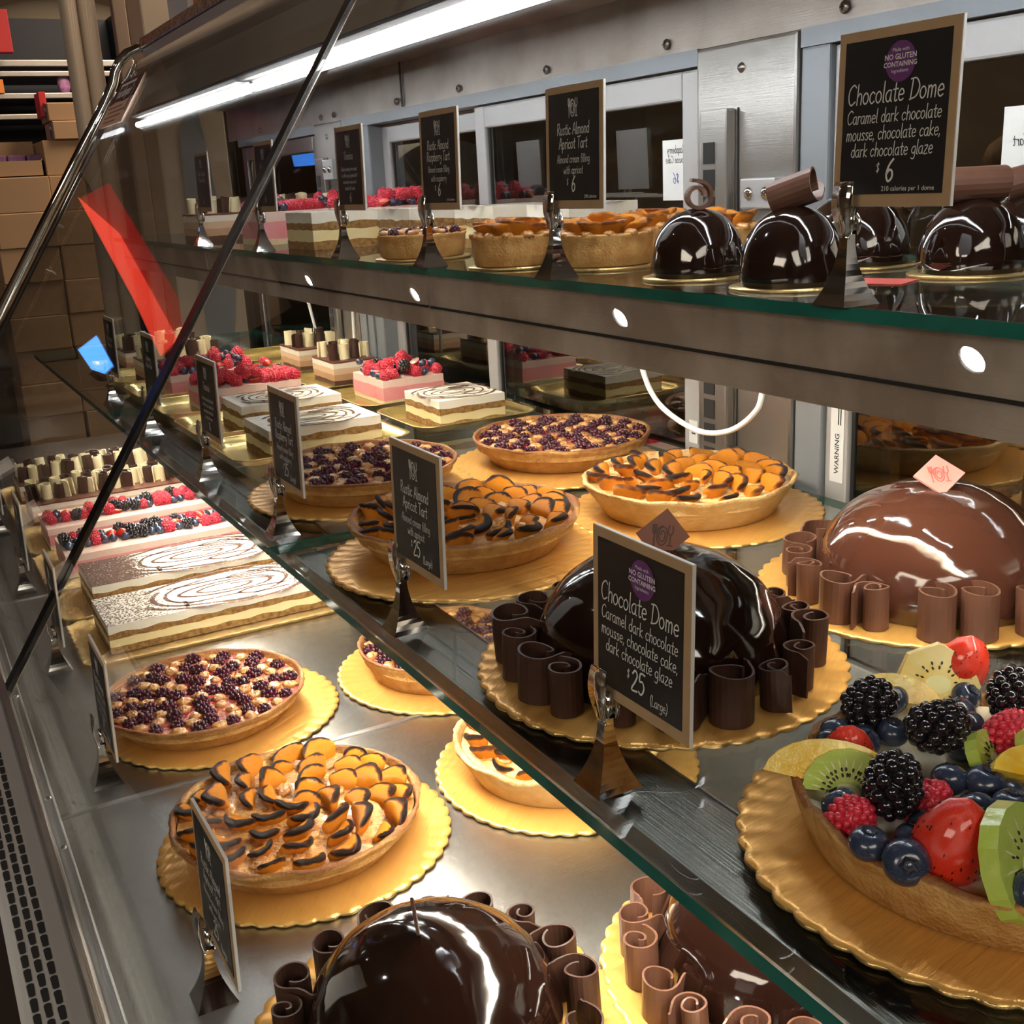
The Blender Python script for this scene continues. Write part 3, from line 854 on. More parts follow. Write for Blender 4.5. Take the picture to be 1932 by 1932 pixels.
# top shelf
ux = .555
_, pn = sign(ux, .528, SU, dome_txt(p6), 'tall chalkboard sign reading Chocolate Dome $6 with a purple no gluten badge', 'chrome holder of the $6 dome sign before the small domes on the top shelf', kind='badge')
small_print(pn, '210 calories per 1 dome', .036, .0095, .0042)
dollar(pn)
_, pn = sign(ux, .897, SU, apr_txt(p6), 'chalkboard sign reading Rustic Almond Apricot Tart $6 on the top shelf', 'chrome holder in front of the small apricot tarts on the top shelf')
small_print(pn, '290 calories', .038, .0095, .0040)
dollar(pn)
_, pn = sign(ux, 1.176, SU, ras_txt(p6), 'chalkboard sign reading Rustic Almond Raspberry Tart $6 on the top shelf', 'chrome holder in front of the small raspberry tart on the top shelf')
small_print(pn, '310 calories', .038, .0095, .0040)
dollar(pn)
_, pn = sign(ux, 1.446, SU, tira_txt([('6', .0115, .0105, .0011)]), 'chalkboard sign reading Tiramisu $6 on the top shelf', 'chrome holder in front of the tiramisu squares on the top shelf')
sign(ux, 1.815, SU, mou_txt('Raspberry', [('6', .014, .0105, .0011)]), 'narrow-looking chalkboard sign before the pink raspberry cake on the top shelf', 'chrome holder before the pink raspberry cake on the top shelf')
sign(ux, 2.20, SU, mou_txt('Triple Chocolate', [('6', .014, .0105, .0011)]), 'narrow-looking chalkboard sign before the chocolate cake with curls on the top shelf', 'chrome holder before the chocolate cake with curls on the top shelf')
# middle shelf
mx_ = .338
_, pn = sign(mx_, .497, SM, dome_txt(p25), 'chalkboard sign reading Chocolate Dome $25 with a purple badge on the middle shelf', 'chrome holder of the $25 dome sign at the middle shelf edge', kind='badge')
dollar(pn)
_, pn = sign(mx_, .806, SM, apr_txt(p25), 'chalkboard sign reading Rustic Almond Apricot Tart $25 on the middle shelf', 'chrome holder at the middle shelf edge before the large apricot tart')
dollar(pn)
_, pn = sign(mx_, 1.140, SM, ras_txt(p25), 'chalkboard sign reading Rustic Almond Raspberry Tart $25 on the middle shelf', 'chrome holder at the middle shelf edge before the large berry tart')
dollar(pn)
sign(mx_, 1.455, SM, tira_txt([('14', .0115, .0105, .0010)]), 'chalkboard sign reading Tiramisu 14 before the gold trays on the middle shelf', 'chrome holder at the middle shelf edge before the tiramisu tray')
sign(mx_, 1.805, SM, mou_txt('Raspberry', [('14', .014, .0105, .0010)]), 'chalkboard sign before the raspberry mousse trays on the middle shelf', 'chrome holder at the middle shelf edge before the raspberry mousse trays')
sign(mx_, 2.135, SM, mou_txt('Triple Chocolate', [('14', .014, .0105, .0010)]), 'chalkboard sign farthest along the middle shelf, before the chocolate mousse trays', 'chrome holder farthest along the middle shelf edge')
# lower deck
SL = -.594
for y_, tx, kind, nm in ((.405, dome_txt(p25), 'badge', 'dark dome at the bottom of the case'), (.740, apr_txt(p25), 'emblem', 'large apricot tart on the steel deck'), (1.140, ras_txt(p25), 'emblem', 'large berry tart on the steel deck'),
                         (1.495, tira_txt([('25', .0115, .0105, .001)]), 'emblem', 'long tiramisu blocks on the steel deck'), (1.86, mou_txt('Raspberry', [('25', .014, .0105, .001)]), 'emblem', 'long raspberry blocks on the steel deck'), (2.24, mou_txt('Triple Chocolate', [('25', .014, .0105, .001)]), 'emblem', 'long chocolate blocks on the steel deck')):
    sign(.128 if y_ < 1 else .118, y_, SL, tx, 'chalkboard sign seen edge-on in front of the ' + nm, 'chrome holder standing in front of the ' + nm, kind=kind)

# white paper cards taped behind the door glass, written for the staff side
def paper(y0, y1, z0, z1, x, lines, label, off=0.):
    t = tag(empty('paper_card', (x, (y0 + y1) / 2, z0)), label, 'paper card', 'white cards taped on the doors')
    w_ = (y1 - y0) / 2
    h = z1 - z0
    obj('paper', *box(0, .0006, -w_, w_, 0, h), WHITEED, t)
    V, F = [], []
    V2, F2 = [], []
    for s, v, hh, blue in lines:       # seen from the aisle the writing runs backwards
        strokes(s, off, v * h, hh, hh * .09, *((V2, F2) if blue else (V, F)), lambda u, q: (-.0004, u, q))
    obj('backward_lettering', V, F, INKK, t)
    obj('backward_price', V2, F2, INKB, t)


paper(1.185, 1.243, -.036, .038, .9105, [('Raspberry', .78, .0095, 0), ('Mousse Cake', .62, .0085, 0), ('$6', .28, .013, 1)], 'white paper card with backward Raspberry Mousse Cake lettering on the door glass')
paper(.640, .728, -.040, .040, .9105, [('Almond', .76, .0105, 0), ('Raspberry Tart', .58, .0095, 0), ('$6', .25, .014, 1)], 'white paper card with backward Almond Raspberry Tart lettering, at the right door', .004)
t = tag(empty('warning_label', (.9022, .913, -.345)), 'white warning sticker on the right door stile', 'sticker')
obj('paper', *box(0, .0006, -.010, .010, 0, .095), WHITEED, t)
V, F = print_text('WARNING', .0095, lambda u, v: (-.0006, -.004 + v, .010 + u), 'LEFT', bold=.0001)
obj('print', V, F, INKK, t)
obj('fine_print', *merge(*[box(-.0006, -.0003, -.006 + .0035 * k, -.0048 + .0035 * k, .066, .092) for k in range(2)]), INKK, t)
t = tag(empty('door_tag', (.9022, 1.172, -.345)), 'small white label on the stile of the front sliding door', 'sticker')
obj('paper', *box(0, .0006, -.009, .009, 0, .03), WHITEED, t)
obj('print', *merge(box(-.0005, -.0002, -.005, .005, .018, .020), box(-.0005, -.0002, -.005, .003, .012, .014)), INKK, t)
# allergy notice on the narrow far pane
t = tag(empty('allergy_notice', (0, 0, 0)), 'dark and peach paper notice on the far pane of the front glass', 'notice')
def gp(y, z, o=.0022):
    return (gx(z) - o * .83, y, z + o * .55)
q = obj('paper', [gp(2.80, .276), gp(3.09, .276), gp(3.09, .172), gp(2.80, .172), gp(2.80, .276, .0012), gp(3.09, .276, .0012), gp(3.09, .172, .0012), gp(2.80, .172, .0012)], [(0, 1, 2, 3), (7, 6, 5, 4), (0, 4, 5, 1), (1, 5, 6, 2), (2, 6, 7, 3), (3, 7, 4, 0)], mat('peach_paper', (.80, .52, .38), .5), t)
obj('dark_band', [gp(2.80, .276, .003), gp(3.09, .276, .003), gp(3.09, .222, .003), gp(3.02, .228, .003), gp(2.92, .224, .003), gp(2.80, .228, .003)], [(0, 1, 2, 3, 4, 5)], mat('maroon_ink', (.10, .03, .03), .5), q)
V, F = [], []
strokes('Food allergies?', 2.95, 0, .030, .0045, V, F, lambda u, v: gp(5.9 - u, .236 + v * .75, .0036))
ribbon([(2.86, .265), (3.04, .265)], .006, V, F, lambda u, v: gp(5.9 - u, v, .0036))
obj('lettering', V, F, INK, q)
obj('fine_print', *(lambda VF: VF)((lambda V, F: ([ribbon([(2.83 + .02 * (k % 2), .214 - .011 * k), (3.0 + .03 * ((k * 2) % 3), .214 - .011 * k)], .0035, V, F, lambda u, v: gp(5.9 - u, v, .003)) for k in range(4)], (V, F))[1])([], [])), mat('rust_ink', (.40, .18, .12), .6), q)
obj('teal_brush', [gp(2.83, .250, .0036), gp(2.842, .248, .0036), gp(2.842, .200, .0036), gp(2.83, .196, .0036)], [(0, 1, 2, 3)], mat('teal_ink', (.30, .42, .42), .5), q)
# things on top of the granite
tag(obj('white_carton', *bbox(.76, 1.05, 2.92, 3.12, .397, .66, .004), mat('lilac_white', (.62, .60, .66), .6)), 'pale lilac carton standing on the granite top', 'box')
t = tag(empty('wooden_stand', (.770, 2.72, .397), .5), 'small wooden framed stand on the granite top', 'frame')
obj('frame', *merge(bbox(0, .016, -.07, .07, 0, .016, .002), bbox(0, .016, -.07, -.056, .016, .2, .002), bbox(0, .016, .056, .07, .016, .2, .002), bbox(0, .016, -.07, .07, .2, .216, .002)), mat('orange_wood', (.50, .20, .08), .45, noise=(30, (.40, .15, .06), .2)), t)
obj('backing', *box(.006, .010, -.056, .056, .016, .2), mat('brown_panel', (.22, .09, .05), .5), t)
# white power cables of the light beams
tag(obj('power_cable', *tube(catmull([(.72, 1.045 - .002 * 0, -.10), (.725, 1.047, -.16), (.735, 1.045, -.215), (.745, 1.034, -.248), (.75, 1.0, -.266), (.75, .955, -.272), (.75, .91, -.262), (.75, .876, -.240), (.748, .861, -.218), (.745, .852, -.16), (.74, .85, -.10)], 6), .0031, 10), CABLE, None, True), 'looped white power cable hanging below the top shelf before the upright', 'cable')
tag(obj('power_cable', *tube([(.80, 2.40, -.10), (.80, 2.39, -.2), (.81, 2.37, -.30), (.82, 2.35, -.36)], .0034, 8), CABLE, None, True), 'straight white power cable left of the far slotted upright', 'cable')
tag(obj('power_cable', *tube([(.84, 2.22, -.10), (.838, 2.21, -.2), (.836, 2.215, -.31), (.836, 2.22, -.36)], .0034, 8), CABLE, None, True), 'straight white power cable right of the far slotted upright', 'cable')

# ------------------------------------------------------------------ cake boards, trays
def cake_board(x, y, z, r, label, n=46, rz=0.):
    t = tag(empty('cake_board', (x, y, z), rz), label, 'cake board', 'scalloped gold cake boards')
    NA = n * 6
    V, F, mi = [], [], []
    rings = [(0.0, .0034, 0), (r * .5, .0034, 0), (r * .84, .0034, .0), (r * .885, .0036, .25), (r * .93, .0032, .6), (r * .965, .0036, .85), (r, .0032, 1), (r + .0003, .0016, 1), (r - .0006, .0004, 1), (r * .8, .0003, 0)]
    for i, (rr, zz, sc) in enumerate(rings):
        for k in range(NA):
            a = 2 * PI * k / NA
            s = abs(math.sin(a * n / 2))
            q = rr + sc * r * .022 * (s - .6)
            crimp = .0007 * (s - .5) * (sc > .2) * (i < 7)
            V.append((q * math.cos(a), q * math.sin(a), zz + crimp + (.0004 * wn(a * 3, 1) * sc if i < 7 else 0)))
    for i in range(len(rings) - 1):
        for k in range(NA):
            F.append((i * NA + k, (i + 1) * NA + k, (i + 1) * NA + (k + 1) % NA, i * NA + (k + 1) % NA))
            mi.append(1 if i >= 6 else 0)
    obj('board', V, F, [GOLD, GOLDE], t, True, mi=mi)
    return t


def gold_tray(x0, x1, y0, y1, z, label):
    """shiny gold dish: rounded corners, sloping wall, flat rim"""
    t = tag(empty('gold_tray', ((x0 + x1) / 2, (y0 + y1) / 2, z)), label, 'tray', 'shiny gold trays on the middle shelf')
    hx, hy = (x1 - x0) / 2, (y1 - y0) / 2
    lv = [(-.022, .0008, .018), (-.018, .0006, .02), (-.006, .010, .028), (-.003, .0125, .030), (.0, .0125, .032), (.0, .0115, .032), (-.004, .0105, .030), (-.0185, .0, .02)]
    V, F = [], []
    nc = 8
    N = 4 * (nc + 1)
    for o, zz, rc in lv:
        ax, ay = hx + o, hy + o
        for qd in range(4):
            sx, sy = ((1, 1), (-1, 1), (-1, -1), (1, -1))[qd]
            for k in range(nc + 1):
                a = PI / 2 * (qd + k / nc)
                V.append((sx * (ax - rc) + rc * math.cos(a), sy * (ay - rc) + rc * math.sin(a), zz))
    for i in range(len(lv) - 1):
        for k in range(N):
            F.append((i * N + k, (i + 1) * N + k, (i + 1) * N + (k + 1) % N, i * N + (k + 1) % N))
    F.append(tuple(range(N)))
    obj('tray', V, F, GOLDTR, t, True)
    return t


def doily_tray(x0, x1, y0, y1, z, label):
    """embossed gold card tray with a crimped, scalloped rim"""
    t = tag(empty('gold_tray', ((x0 + x1) / 2, (y0 + y1) / 2, z)), label, 'tray', 'embossed gold trays on the steel deck')
    hx, hy = (x1 - x0) / 2, (y1 - y0) / 2
    per = []
    st = .0035
    rc = .02
    for qd, (sx, sy) in enumerate(((1, 1), (-1, 1), (-1, -1), (1, -1))):
        for k in range(7):
            a = PI / 2 * (qd + k / 6)
            per.append((sx * (hx - rc) + rc * math.cos(a), sy * (hy - rc) + rc * math.sin(a)))
    P = []
    for i, p in enumerate(per):
        q = per[(i + 1) % len(per)]
        d = math.hypot(q[0] - p[0], q[1] - p[1])
        for j in range(max(1, int(d / st))):
            f = j / max(1, int(d / st))
            P.append((p[0] + (q[0] - p[0]) * f, p[1] + (q[1] - p[1]) * f))
    N = len(P)
    V, F = [], []
    for fr, zz, sc in ((.90, .0010, 0), (.93, .0012, 0), (.955, .0055, .5), (.985, .0075, 1), (1.0, .0070, 1), (1.0, .0058, 1), (.95, .0004, 0)):
        for k, (a, b) in enumerate(P):
            s = math.sin(k * 2 * PI / 6)
            kx = a * fr if fr < .9 else a - (1 - fr) * hy * (1 if a > 0 else -1) * min(1, abs(a) / (hx - .03))
            ky = b * fr if fr < .9 else b - (1 - fr) * hy * (1 if b > 0 else -1) * min(1, abs(b) / (hy - .02))
            V.append((kx + sc * .0016 * s * (abs(a) > hx - .01) * (1 if a > 0 else -1), ky + sc * .0016 * s * (abs(b) > hy - .01) * (1 if b > 0 else -1), zz + sc * .0007 * s))
    for i in range(6):
        for k in range(N):
            F.append((i * N + k, (i + 1) * N + k, (i + 1) * N + (k + 1) % N, i * N + (k + 1) % N))
    F.append(tuple(range(N)))
    tr = obj('tray', V, F, DOILY, t, True)
    rg = []
    for k in range(int(hy * 2 / .004) - 8):
        yy = -hy + .018 + k * .004
        rg.append(box(-hx + .012, -hx + .032, yy, yy + .0016, .0008, .0018))
        rg.append(box(hx - .032, hx - .012, yy, yy + .0016, .0008, .0018))
    obj('embossed_ribs', *merge(*rg), DOILY, tr)
    return t


# ------------------------------------------------------------------ berries and fruit (shared meshes)
def mesh_of(vf, m, name, attr=None, smooth=True):
    o = obj(name, *vf, m, None, smooth, attr)
    me = o.data
    bpy.data.objects.remove(o)
    return me


def inst(name, me, parent, loc, rot=(0, 0, 0), s=1.):
    o = bpy.data.objects.new(name, me)
    o.location, o.rotation_euler = loc, rot
    o.scale = (s, s, s) if not isinstance(s, (tuple, list)) else s
    C.objects.link(o)
    o.parent = parent
    return o


def drupe(n, a, c, rd, sub, taper=.0):
    """aggregate berry: n beads spiralled over an ellipsoid"""
    parts = [ball(a * .93, a * .93, c * .93, 14, 8)]
    ga = PI * (3 - math.sqrt(5))
    for i in range(n):
        z = 1 - 2 * (i + .5) / n
        r = math.sqrt(1 - z * z)
        k = 1 - taper * sstep(-.2, 1, z)
        j = 1 + random.uniform(-.04, .04)
        at = (a * r * math.cos(i * ga) * k * j, a * r * math.sin(i * ga) * k * j, c * z * j)
        q = rd * random.uniform(.9, 1.12) * (1 - .25 * taper * (z > .5))
        parts.append(ball(q, q, q, sub, max(4, sub * 2 // 3), None, at))
    return merge(*parts)


BB_HI = [mesh_of(drupe(52, .0112, .0138, .0034, 10), BLACKB, 'blackberry') for _ in range(2)]
BB_LO = mesh_of(drupe(38, .0082, .0095, .0027, 6), BLACKB, 'blackberry')
RB_HI = [mesh_of(drupe(84, .0098, .0112, .0022, 7, .25), RASP, 'raspberry') for _ in range(2)]
RB_LO = mesh_of(drupe(60, .0085, .0095, .0020, 5, .25), RASP, 'raspberry')
BAKE = [mesh_of(drupe(26, .0066, .0052, .0021, 6), BAKED, 'baked_blackberry') for _ in range(2)]


def blue_vf(nu=20, nv=14):
    return ball(1, 1, .86, nu, nv, lambda v: 1 - .16 * max(0, (v[2] - .86)) / .14)


BLUE_HI = mesh_of(blue_vf(24, 18), BLUEB, 'blueberry')
BLUE_LO = mesh_of(blue_vf(14, 9), BLUEB, 'blueberry')
cv, cf = [], []
for k in range(10):
    a = 2 * PI * k / 10
    rr = .30 if k % 2 else .44
    cv.append((rr * math.cos(a), rr * math.sin(a), .83 if k % 2 == 0 else .80))
    cv.append((.22 * math.cos(a), .22 * math.sin(a), .74))
cf = [(2 * k, (2 * k + 2) % 20, (2 * k + 3) % 20, 2 * k + 1) for k in range(10)] + [tuple(range(1, 20, 2))]
CROWN = mesh_of((cv, cf), BLUEBD, 'crown', smooth=False)


def blueberry(parent, loc, r, rot=None, hi=False):
    rot = rot or (random.uniform(-1, 1), random.uniform(-1, 1), random.uniform(0, 6))
    b = inst('blueberry', BLUE_HI if hi else BLUE_LO, parent, loc, rot, r)
    if hi:
        inst('crown', CROWN, b, (0, 0, 0))
    return b


def straw_vf(hi=True):
    """half a strawberry, cut face at y = 0, tip towards -z"""
    nu, nv = (22, 16) if hi else (12, 9)
    V, F, mi = [], [], []
    for j in range(nv + 1):
        k = j / nv
        z = -1 + 1.75 * k
        r = .62 * math.sin(PI * min(1, k * .93 + .03)) ** .62 * (1 - .12 * k) if 0 < k < 1 else .02
        for i in range(nu + 1):
            t = PI * i / nu
            V.append((r * math.cos(t), -r * math.sin(t), z))
    for j in range(nv):
        for i in range(nu):
            a = j * (nu + 1) + i
            F.append((a, a + nu + 1, a + nu + 2, a + 1))
            mi.append(0)
        a = j * (nu + 1)
        F.append((a, a + nu, a + 2 * nu + 1, a + nu + 1))
        mi.append(1)
    return V, F, mi


def straw_mesh(hi):
    v, f, mi = straw_vf(hi)
    o = obj('strawberry_half', v, f, [STRAW, STRAWF], None, True, mi=mi)
    me = o.data
    bpy.data.objects.remove(o)
    return me


ST_HI, ST_LO = straw_mesh(True), straw_mesh(False)
sv = []
for k in range(60):
    z = random.uniform(-.85, .6)
    kk = (z + 1) / 1.75
    r = .62 * math.sin(PI * min(1, kk * .93 + .03)) ** .62 * (1 - .12 * kk)
    t = random.uniform(.1, PI - .1)
    sv.append(xf(ball(.018, .010, .03, 6, 4), (r * math.cos(t), -r * math.sin(t), z), (0, 0, t)))
SEEDS = mesh_of(merge(*sv), SEED, 'seeds')


def strawberry(parent, loc, s, rot, hi=False):
    o = inst('strawberry_half', ST_HI if hi else ST_LO, parent, loc, rot, s)
    if hi:
        inst('seeds', SEEDS, o, (0, 0, 0))
    return o


def kiwi(parent, loc, r, rot, th=.006, half=True, facets=8, gold=False):
    """peeled kiwi slice with flat facets, pale core and a ring of black seeds"""
    t0, t1 = (0, PI) if half else (0, 2 * PI)
    n = facets if half else facets * 2
    P = [(r * math.cos(t0 + (t1 - t0) * i / n), r * math.sin(t0 + (t1 - t0) * i / n)) for i in range(n + (1 if half else 0))]
    k = len(P)
    V = [(x, y, 0) for x, y in P] + [(x * .96, y * .96, th) for x, y in P]
    F = [tuple(range(k))[::-1], tuple(range(k, 2 * k))] + [(i, (i + 1) % k, k + (i + 1) % k, k + i) for i in range(k)]
    m = KIWI if not gold else mat('gold_kiwi', (.90, .72, .18), .18, coat=.6, noise=(50, (.92, .82, .42), .2))
    o = obj('kiwi_slice', V, F, m, parent, loc=loc, rot=rot)
    aa = np.linspace(t0, t1, 15)
    rays = []
    for a in aa[:-1] + .08:
        c, s = math.cos(a), math.sin(a)
        rays.append(([(.30 * r * c, .30 * r * s, th + .0002), (.66 * r * c - .02 * r * s, .66 * r * s + .02 * r * c, th + .0002), (.78 * r * c, .78 * r * s, th + .0002), (.66 * r * c + .02 * r * s, .66 * r * s - .02 * r * c, th + .0002)], [(0, 1, 2, 3)]))
    obj('core', *merge(([(0, 0, th + .0003)] + [(.30 * r * math.cos(a), .22 * r * math.sin(a), th + .0003) for a in aa], [tuple(range(16))]), *rays), KIWIC, o)
    ss = []
    for a in aa[:-1] + .1:
        for q in (.40, .52):
            b = a + random.uniform(-.08, .08)
            ss.append(xf(ball(.0013, .0007, .0005, 6, 4), (q * r * math.cos(b), q * r * math.sin(b), th + .0003), (0, 0, b)))
    obj('seeds', *merge(*ss), SEED, o)
    return o


# ------------------------------------------------------------------ tarts
def crust_shell(r0, r1, h, wob=.0015, lip=.005, n=96, seed=0, burnk=1.):
    """pastry case: tapered wall, uneven thick rim, inside wall; attribute burn = browned rim"""
    fl = lambda t: .0007 * math.sin(t * 40)
    prof = [(r0 * .6, .0004), (r0 * .985, .0004), (r0, .0012), (r0 + (r1 - r0) * .5, h * .5), (r1 - .0015, h * .86), (r1, h * .95), (r1 - lip * .35, h), (r1 - lip * .8, h * .97), (r1 - lip, h * .85), (r1 - lip - .001, h * .55)]
    bz = [0, .1, .15, 0, .12, .55, .75, .65, .3, .2]
    V, F = lathe(prof, n, lambda t, i: (fl(t) * (2 < i < 6) + wob * wn(t * 5, i * .4, seed) * (i > 3), wob * .9 * wn(t * 7, 2, seed + 1) * (4 <= i <= 7)))
    burn = [min(1, bz[i] * burnk * (.7 + .45 * wn(t * 4, i, seed + 3))) for i in range(len(prof)) for t in [2 * PI * k / n for k in range(n)]]
    return V, F, burn


def filling(r, z, amp, n=40, rings=14, seed=0, dome=.0):
    V, F = [(0, 0, z + dome)], []
    for i in range(1, rings + 1):
        q = r * i / rings
        for k in range(n):
            t = 2 * PI * k / n
            x, y = q * math.cos(t), q * math.sin(t)
            V.append((x, y, z + dome * (1 - (i / rings) ** 2) + amp * wn(x * 220, y * 220, seed)))
    F += [(0, 1 + k, 1 + (k + 1) % n) for k in range(n)]
    for i in range(rings - 1):
        for k in range(n):
            a = 1 + i * n
            F.append((a + k, a + n + k, a + n + (k + 1) % n, a + (k + 1) % n))
    return V, F


def apr_mesh(seed, burn=1.):
    rnd = random.Random(seed)
    b0 = rnd.uniform(-.12, .12)
    V, F = ball(1, .34, 1, 22, 14, lambda v: 1 + .06 * wn(v[0] * 3, v[2] * 3, seed))
    out, at = [], []
    for x, y, z in V:
        e = math.sqrt(min(1, x * x + z * z))
        yy = y * .9 + .30 * x * x - .22 * z * z
        out.append((x, yy, z * .86))
        at.append(max(0, min(1, (sstep(.66, 1.0, e) * sstep(-.1, .55, z) * 1.12 + .22 * wn(x * 6, z * 5, seed) * sstep(.4, .8, e) + b0) * burn)))
    return mesh_of((out, F), APRI, 'apricot_slice', ('burn', at))


AP = [mesh for mesh in (apr_mesh(1, 1.05), apr_mesh(2, 1.1), apr_mesh(3, 1.0), apr_mesh(4, .85))]
APL = [apr_mesh(5, .62), apr_mesh(6, .80), apr_mesh(7, .5)]


def nub_mesh(seed):
    V, F = ball(.0090, .0068, .0042, 14, 9, lambda v: 1 + .20 * wn(v[0] * 4, v[1] * 4 + v[2], seed))
    at = [max(0, min(1, .5 * sstep(.5, 1, z / .0042) * (.5 + wn(x * 300, y * 300, seed)))) for x, y, z in V]
    return mesh_of((V, F), NUB, 'almond_nub', ('burn', at))


APS = [apr_mesh(8, .40), apr_mesh(9, .30)]
NUBS = [nub_mesh(k) for k in range(3)]


def apricot_tart(x, y, z, label, rz=0., pale=False, slices=None, r1=.1185, r0=.094, h=.036, group='large apricot tarts'):
    t = tag(empty('apricot_tart', (x, y, z), rz), label, 'tart', group)
    V, F, bn = crust_shell(r0, r1, h, .0018, .0075, seed=rz, burnk=.75 if pale else 1.15)
    obj('crust', V, F, CRUSTP if pale else CRUST, t, True, ('burn', bn))
    obj('almond_filling', *filling(r1 - .008, h * .80, .0015, seed=rz), ALMONDP if pale else ALMOND, t, True)
    s = r1 / .1185
    for ring, (rr, n) in enumerate(((.097, 17), (.073, 12), (.047, 8), (.020, 4)) if pale else ((.099, 18), (.077, 13), (.054, 9), (.031, 5), (.008, 2))):
        for k in range(n):
            a = 2 * PI * (k + .5 * (ring % 2)) / n + random.uniform(-.06, .06)
            q = (rr + random.uniform(-.004, .004)) * s
            sc = random.uniform(.0130, .0190) * s
            yaw = a + PI / 2 + .62 + random.uniform(-.35, .35)
            inst('apricot_slice', random.choice(APL if pale else AP), t, (q * math.cos(a), q * math.sin(a), h * .80 + sc * random.uniform(.12, .36)),
                 (random.uniform(.25, .95), random.uniform(-.35, .35), yaw), (sc, sc * random.uniform(.9, 1.3), sc * random.uniform(.85, 1.1)))
    for k in range(34):
        a, q = random.uniform(0, 2 * PI), random.uniform(.2, .92) * (r1 - .012)
        inst('almond_nub', random.choice(NUBS), t, (q * math.cos(a), q * math.sin(a), h * .82), (0, 0, random.uniform(0, 6)), random.uniform(.7, 1.1))
    return t


def berry_tart(x, y, z, label, rz=0., r1=.1185, r0=.094, h=.034):
    t = tag(empty('berry_tart', (x, y, z), rz), label, 'tart', 'large almond berry tarts')
    V, F, bn = crust_shell(r0, r1, h, .0010, .0060, seed=rz + 2, burnk=1.3)
    obj('crust', V, F, CRUST, t, True, ('burn', bn))
    fl = obj('almond_filling', *filling(r1 - .0065, h * .80, .0010, seed=rz), BERRYF, t, True)
    jv, jf = filling(.046, 0, .0010, 28, 7, seed=3)
    obj('berry_jam', [(vx * (1 + .25 * wn(vx * 60, vy * 60, 1)), vy * .8 * (1 + .25 * wn(vx * 50, vy * 70, 2)), h * .825 + vz - .0016 * sstep(.03, .046, math.hypot(vx, vy))) for vx, vy, vz in jv], jf, JAM, t, True)
    alt = 0
    for ring, (rr, n) in enumerate(((.1015, 30), (.084, 25), (.0665, 20), (.049, 14), (.031, 9), (.012, 4))):
        for k in range(n):
            a = 2 * PI * (k + .5 * (ring % 2)) / n + random.uniform(-.04, .04)
            q = (rr + random.uniform(-.002, .002)) * r1 / .1185
            p = (q * math.cos(a), q * math.sin(a), h * .84)
            if (k + ring) % 2 == 0:
                inst('baked_blackberry', random.choice(BAKE), t, p, (random.uniform(-.3, .3), 0, random.uniform(0, 6)), random.uniform(1.0, 1.32))
            else:
                inst('almond_nub', random.choice(NUBS), t, (p[0], p[1], h * .835), (0, 0, random.uniform(0, 6)), random.uniform(.85, 1.15))
    return t


def small_tart(x, y, z, kind, label, r=.050, h=.040, rz=0.):
    t = tag(empty(kind + '_tart', (x, y, z + .003), rz), label, 'tart', f'small {kind} tarts on the top shelf')
    V, F, bn = crust_shell(r * .93, r, h * .80, .0008, .0045, 64, seed=rz + 5, burnk=.5)
    obj('crust', V, F, CRUST, t, True, ('burn', bn))
    obj('almond_filling', *filling(r - .005, h * .74, .0012, 28, 8, seed=rz, dome=.003), ALMOND, t, True)
    if kind == 'apricot':
        for rr, n in ((.035, 9), (.019, 5), (.003, 2)):
            for k in range(n):
                a = 2 * PI * k / n + random.uniform(-.15, .15)
                inst('apricot_slice', random.choice(APS), t, (rr * math.cos(a) * r / .05, rr * math.sin(a) * r / .05, h * .78 + .005 + .12 * (.035 - rr)), (random.uniform(.5, 1.0), random.uniform(-.2, .2), a + PI / 2 + random.uniform(-.5, .5)), random.uniform(.014, .018))
        for k in range(12):
            a = 2 * PI * k / 12 + .2
            inst('almond_nub', random.choice(NUBS), t, (.043 * math.cos(a) * r / .05, .043 * math.sin(a) * r / .05, h * .79), (0, 0, a), random.uniform(.8, 1.1))
    else:
        for rr, n in ((.042, 14), (.027, 9), (.011, 4)):
            for k in range(n):
                a = 2 * PI * k / n + random.uniform(-.1, .1)
                p = (rr * math.cos(a) * r / .05, rr * math.sin(a) * r / .05, h * .79 + .002)
                if k % 2:
                    inst('baked_blackberry', random.choice(BAKE), t, p, (0, 0, a), .9)
                else:
                    inst('almond_nub', random.choice(NUBS), t, p, (0, 0, a), 1.0)
    tag(obj('paper_disc', *merge(lathe([(0, .0028), (r + .004, .0028), (r + .0045, .0015), (r + .004, .0002), (0, .0002)], 48)), GOLDE, None, True, loc=(x, y, z)), 'thin card under the ' + label, 'cake card', 'thin round cards on the top shelf')
    return t


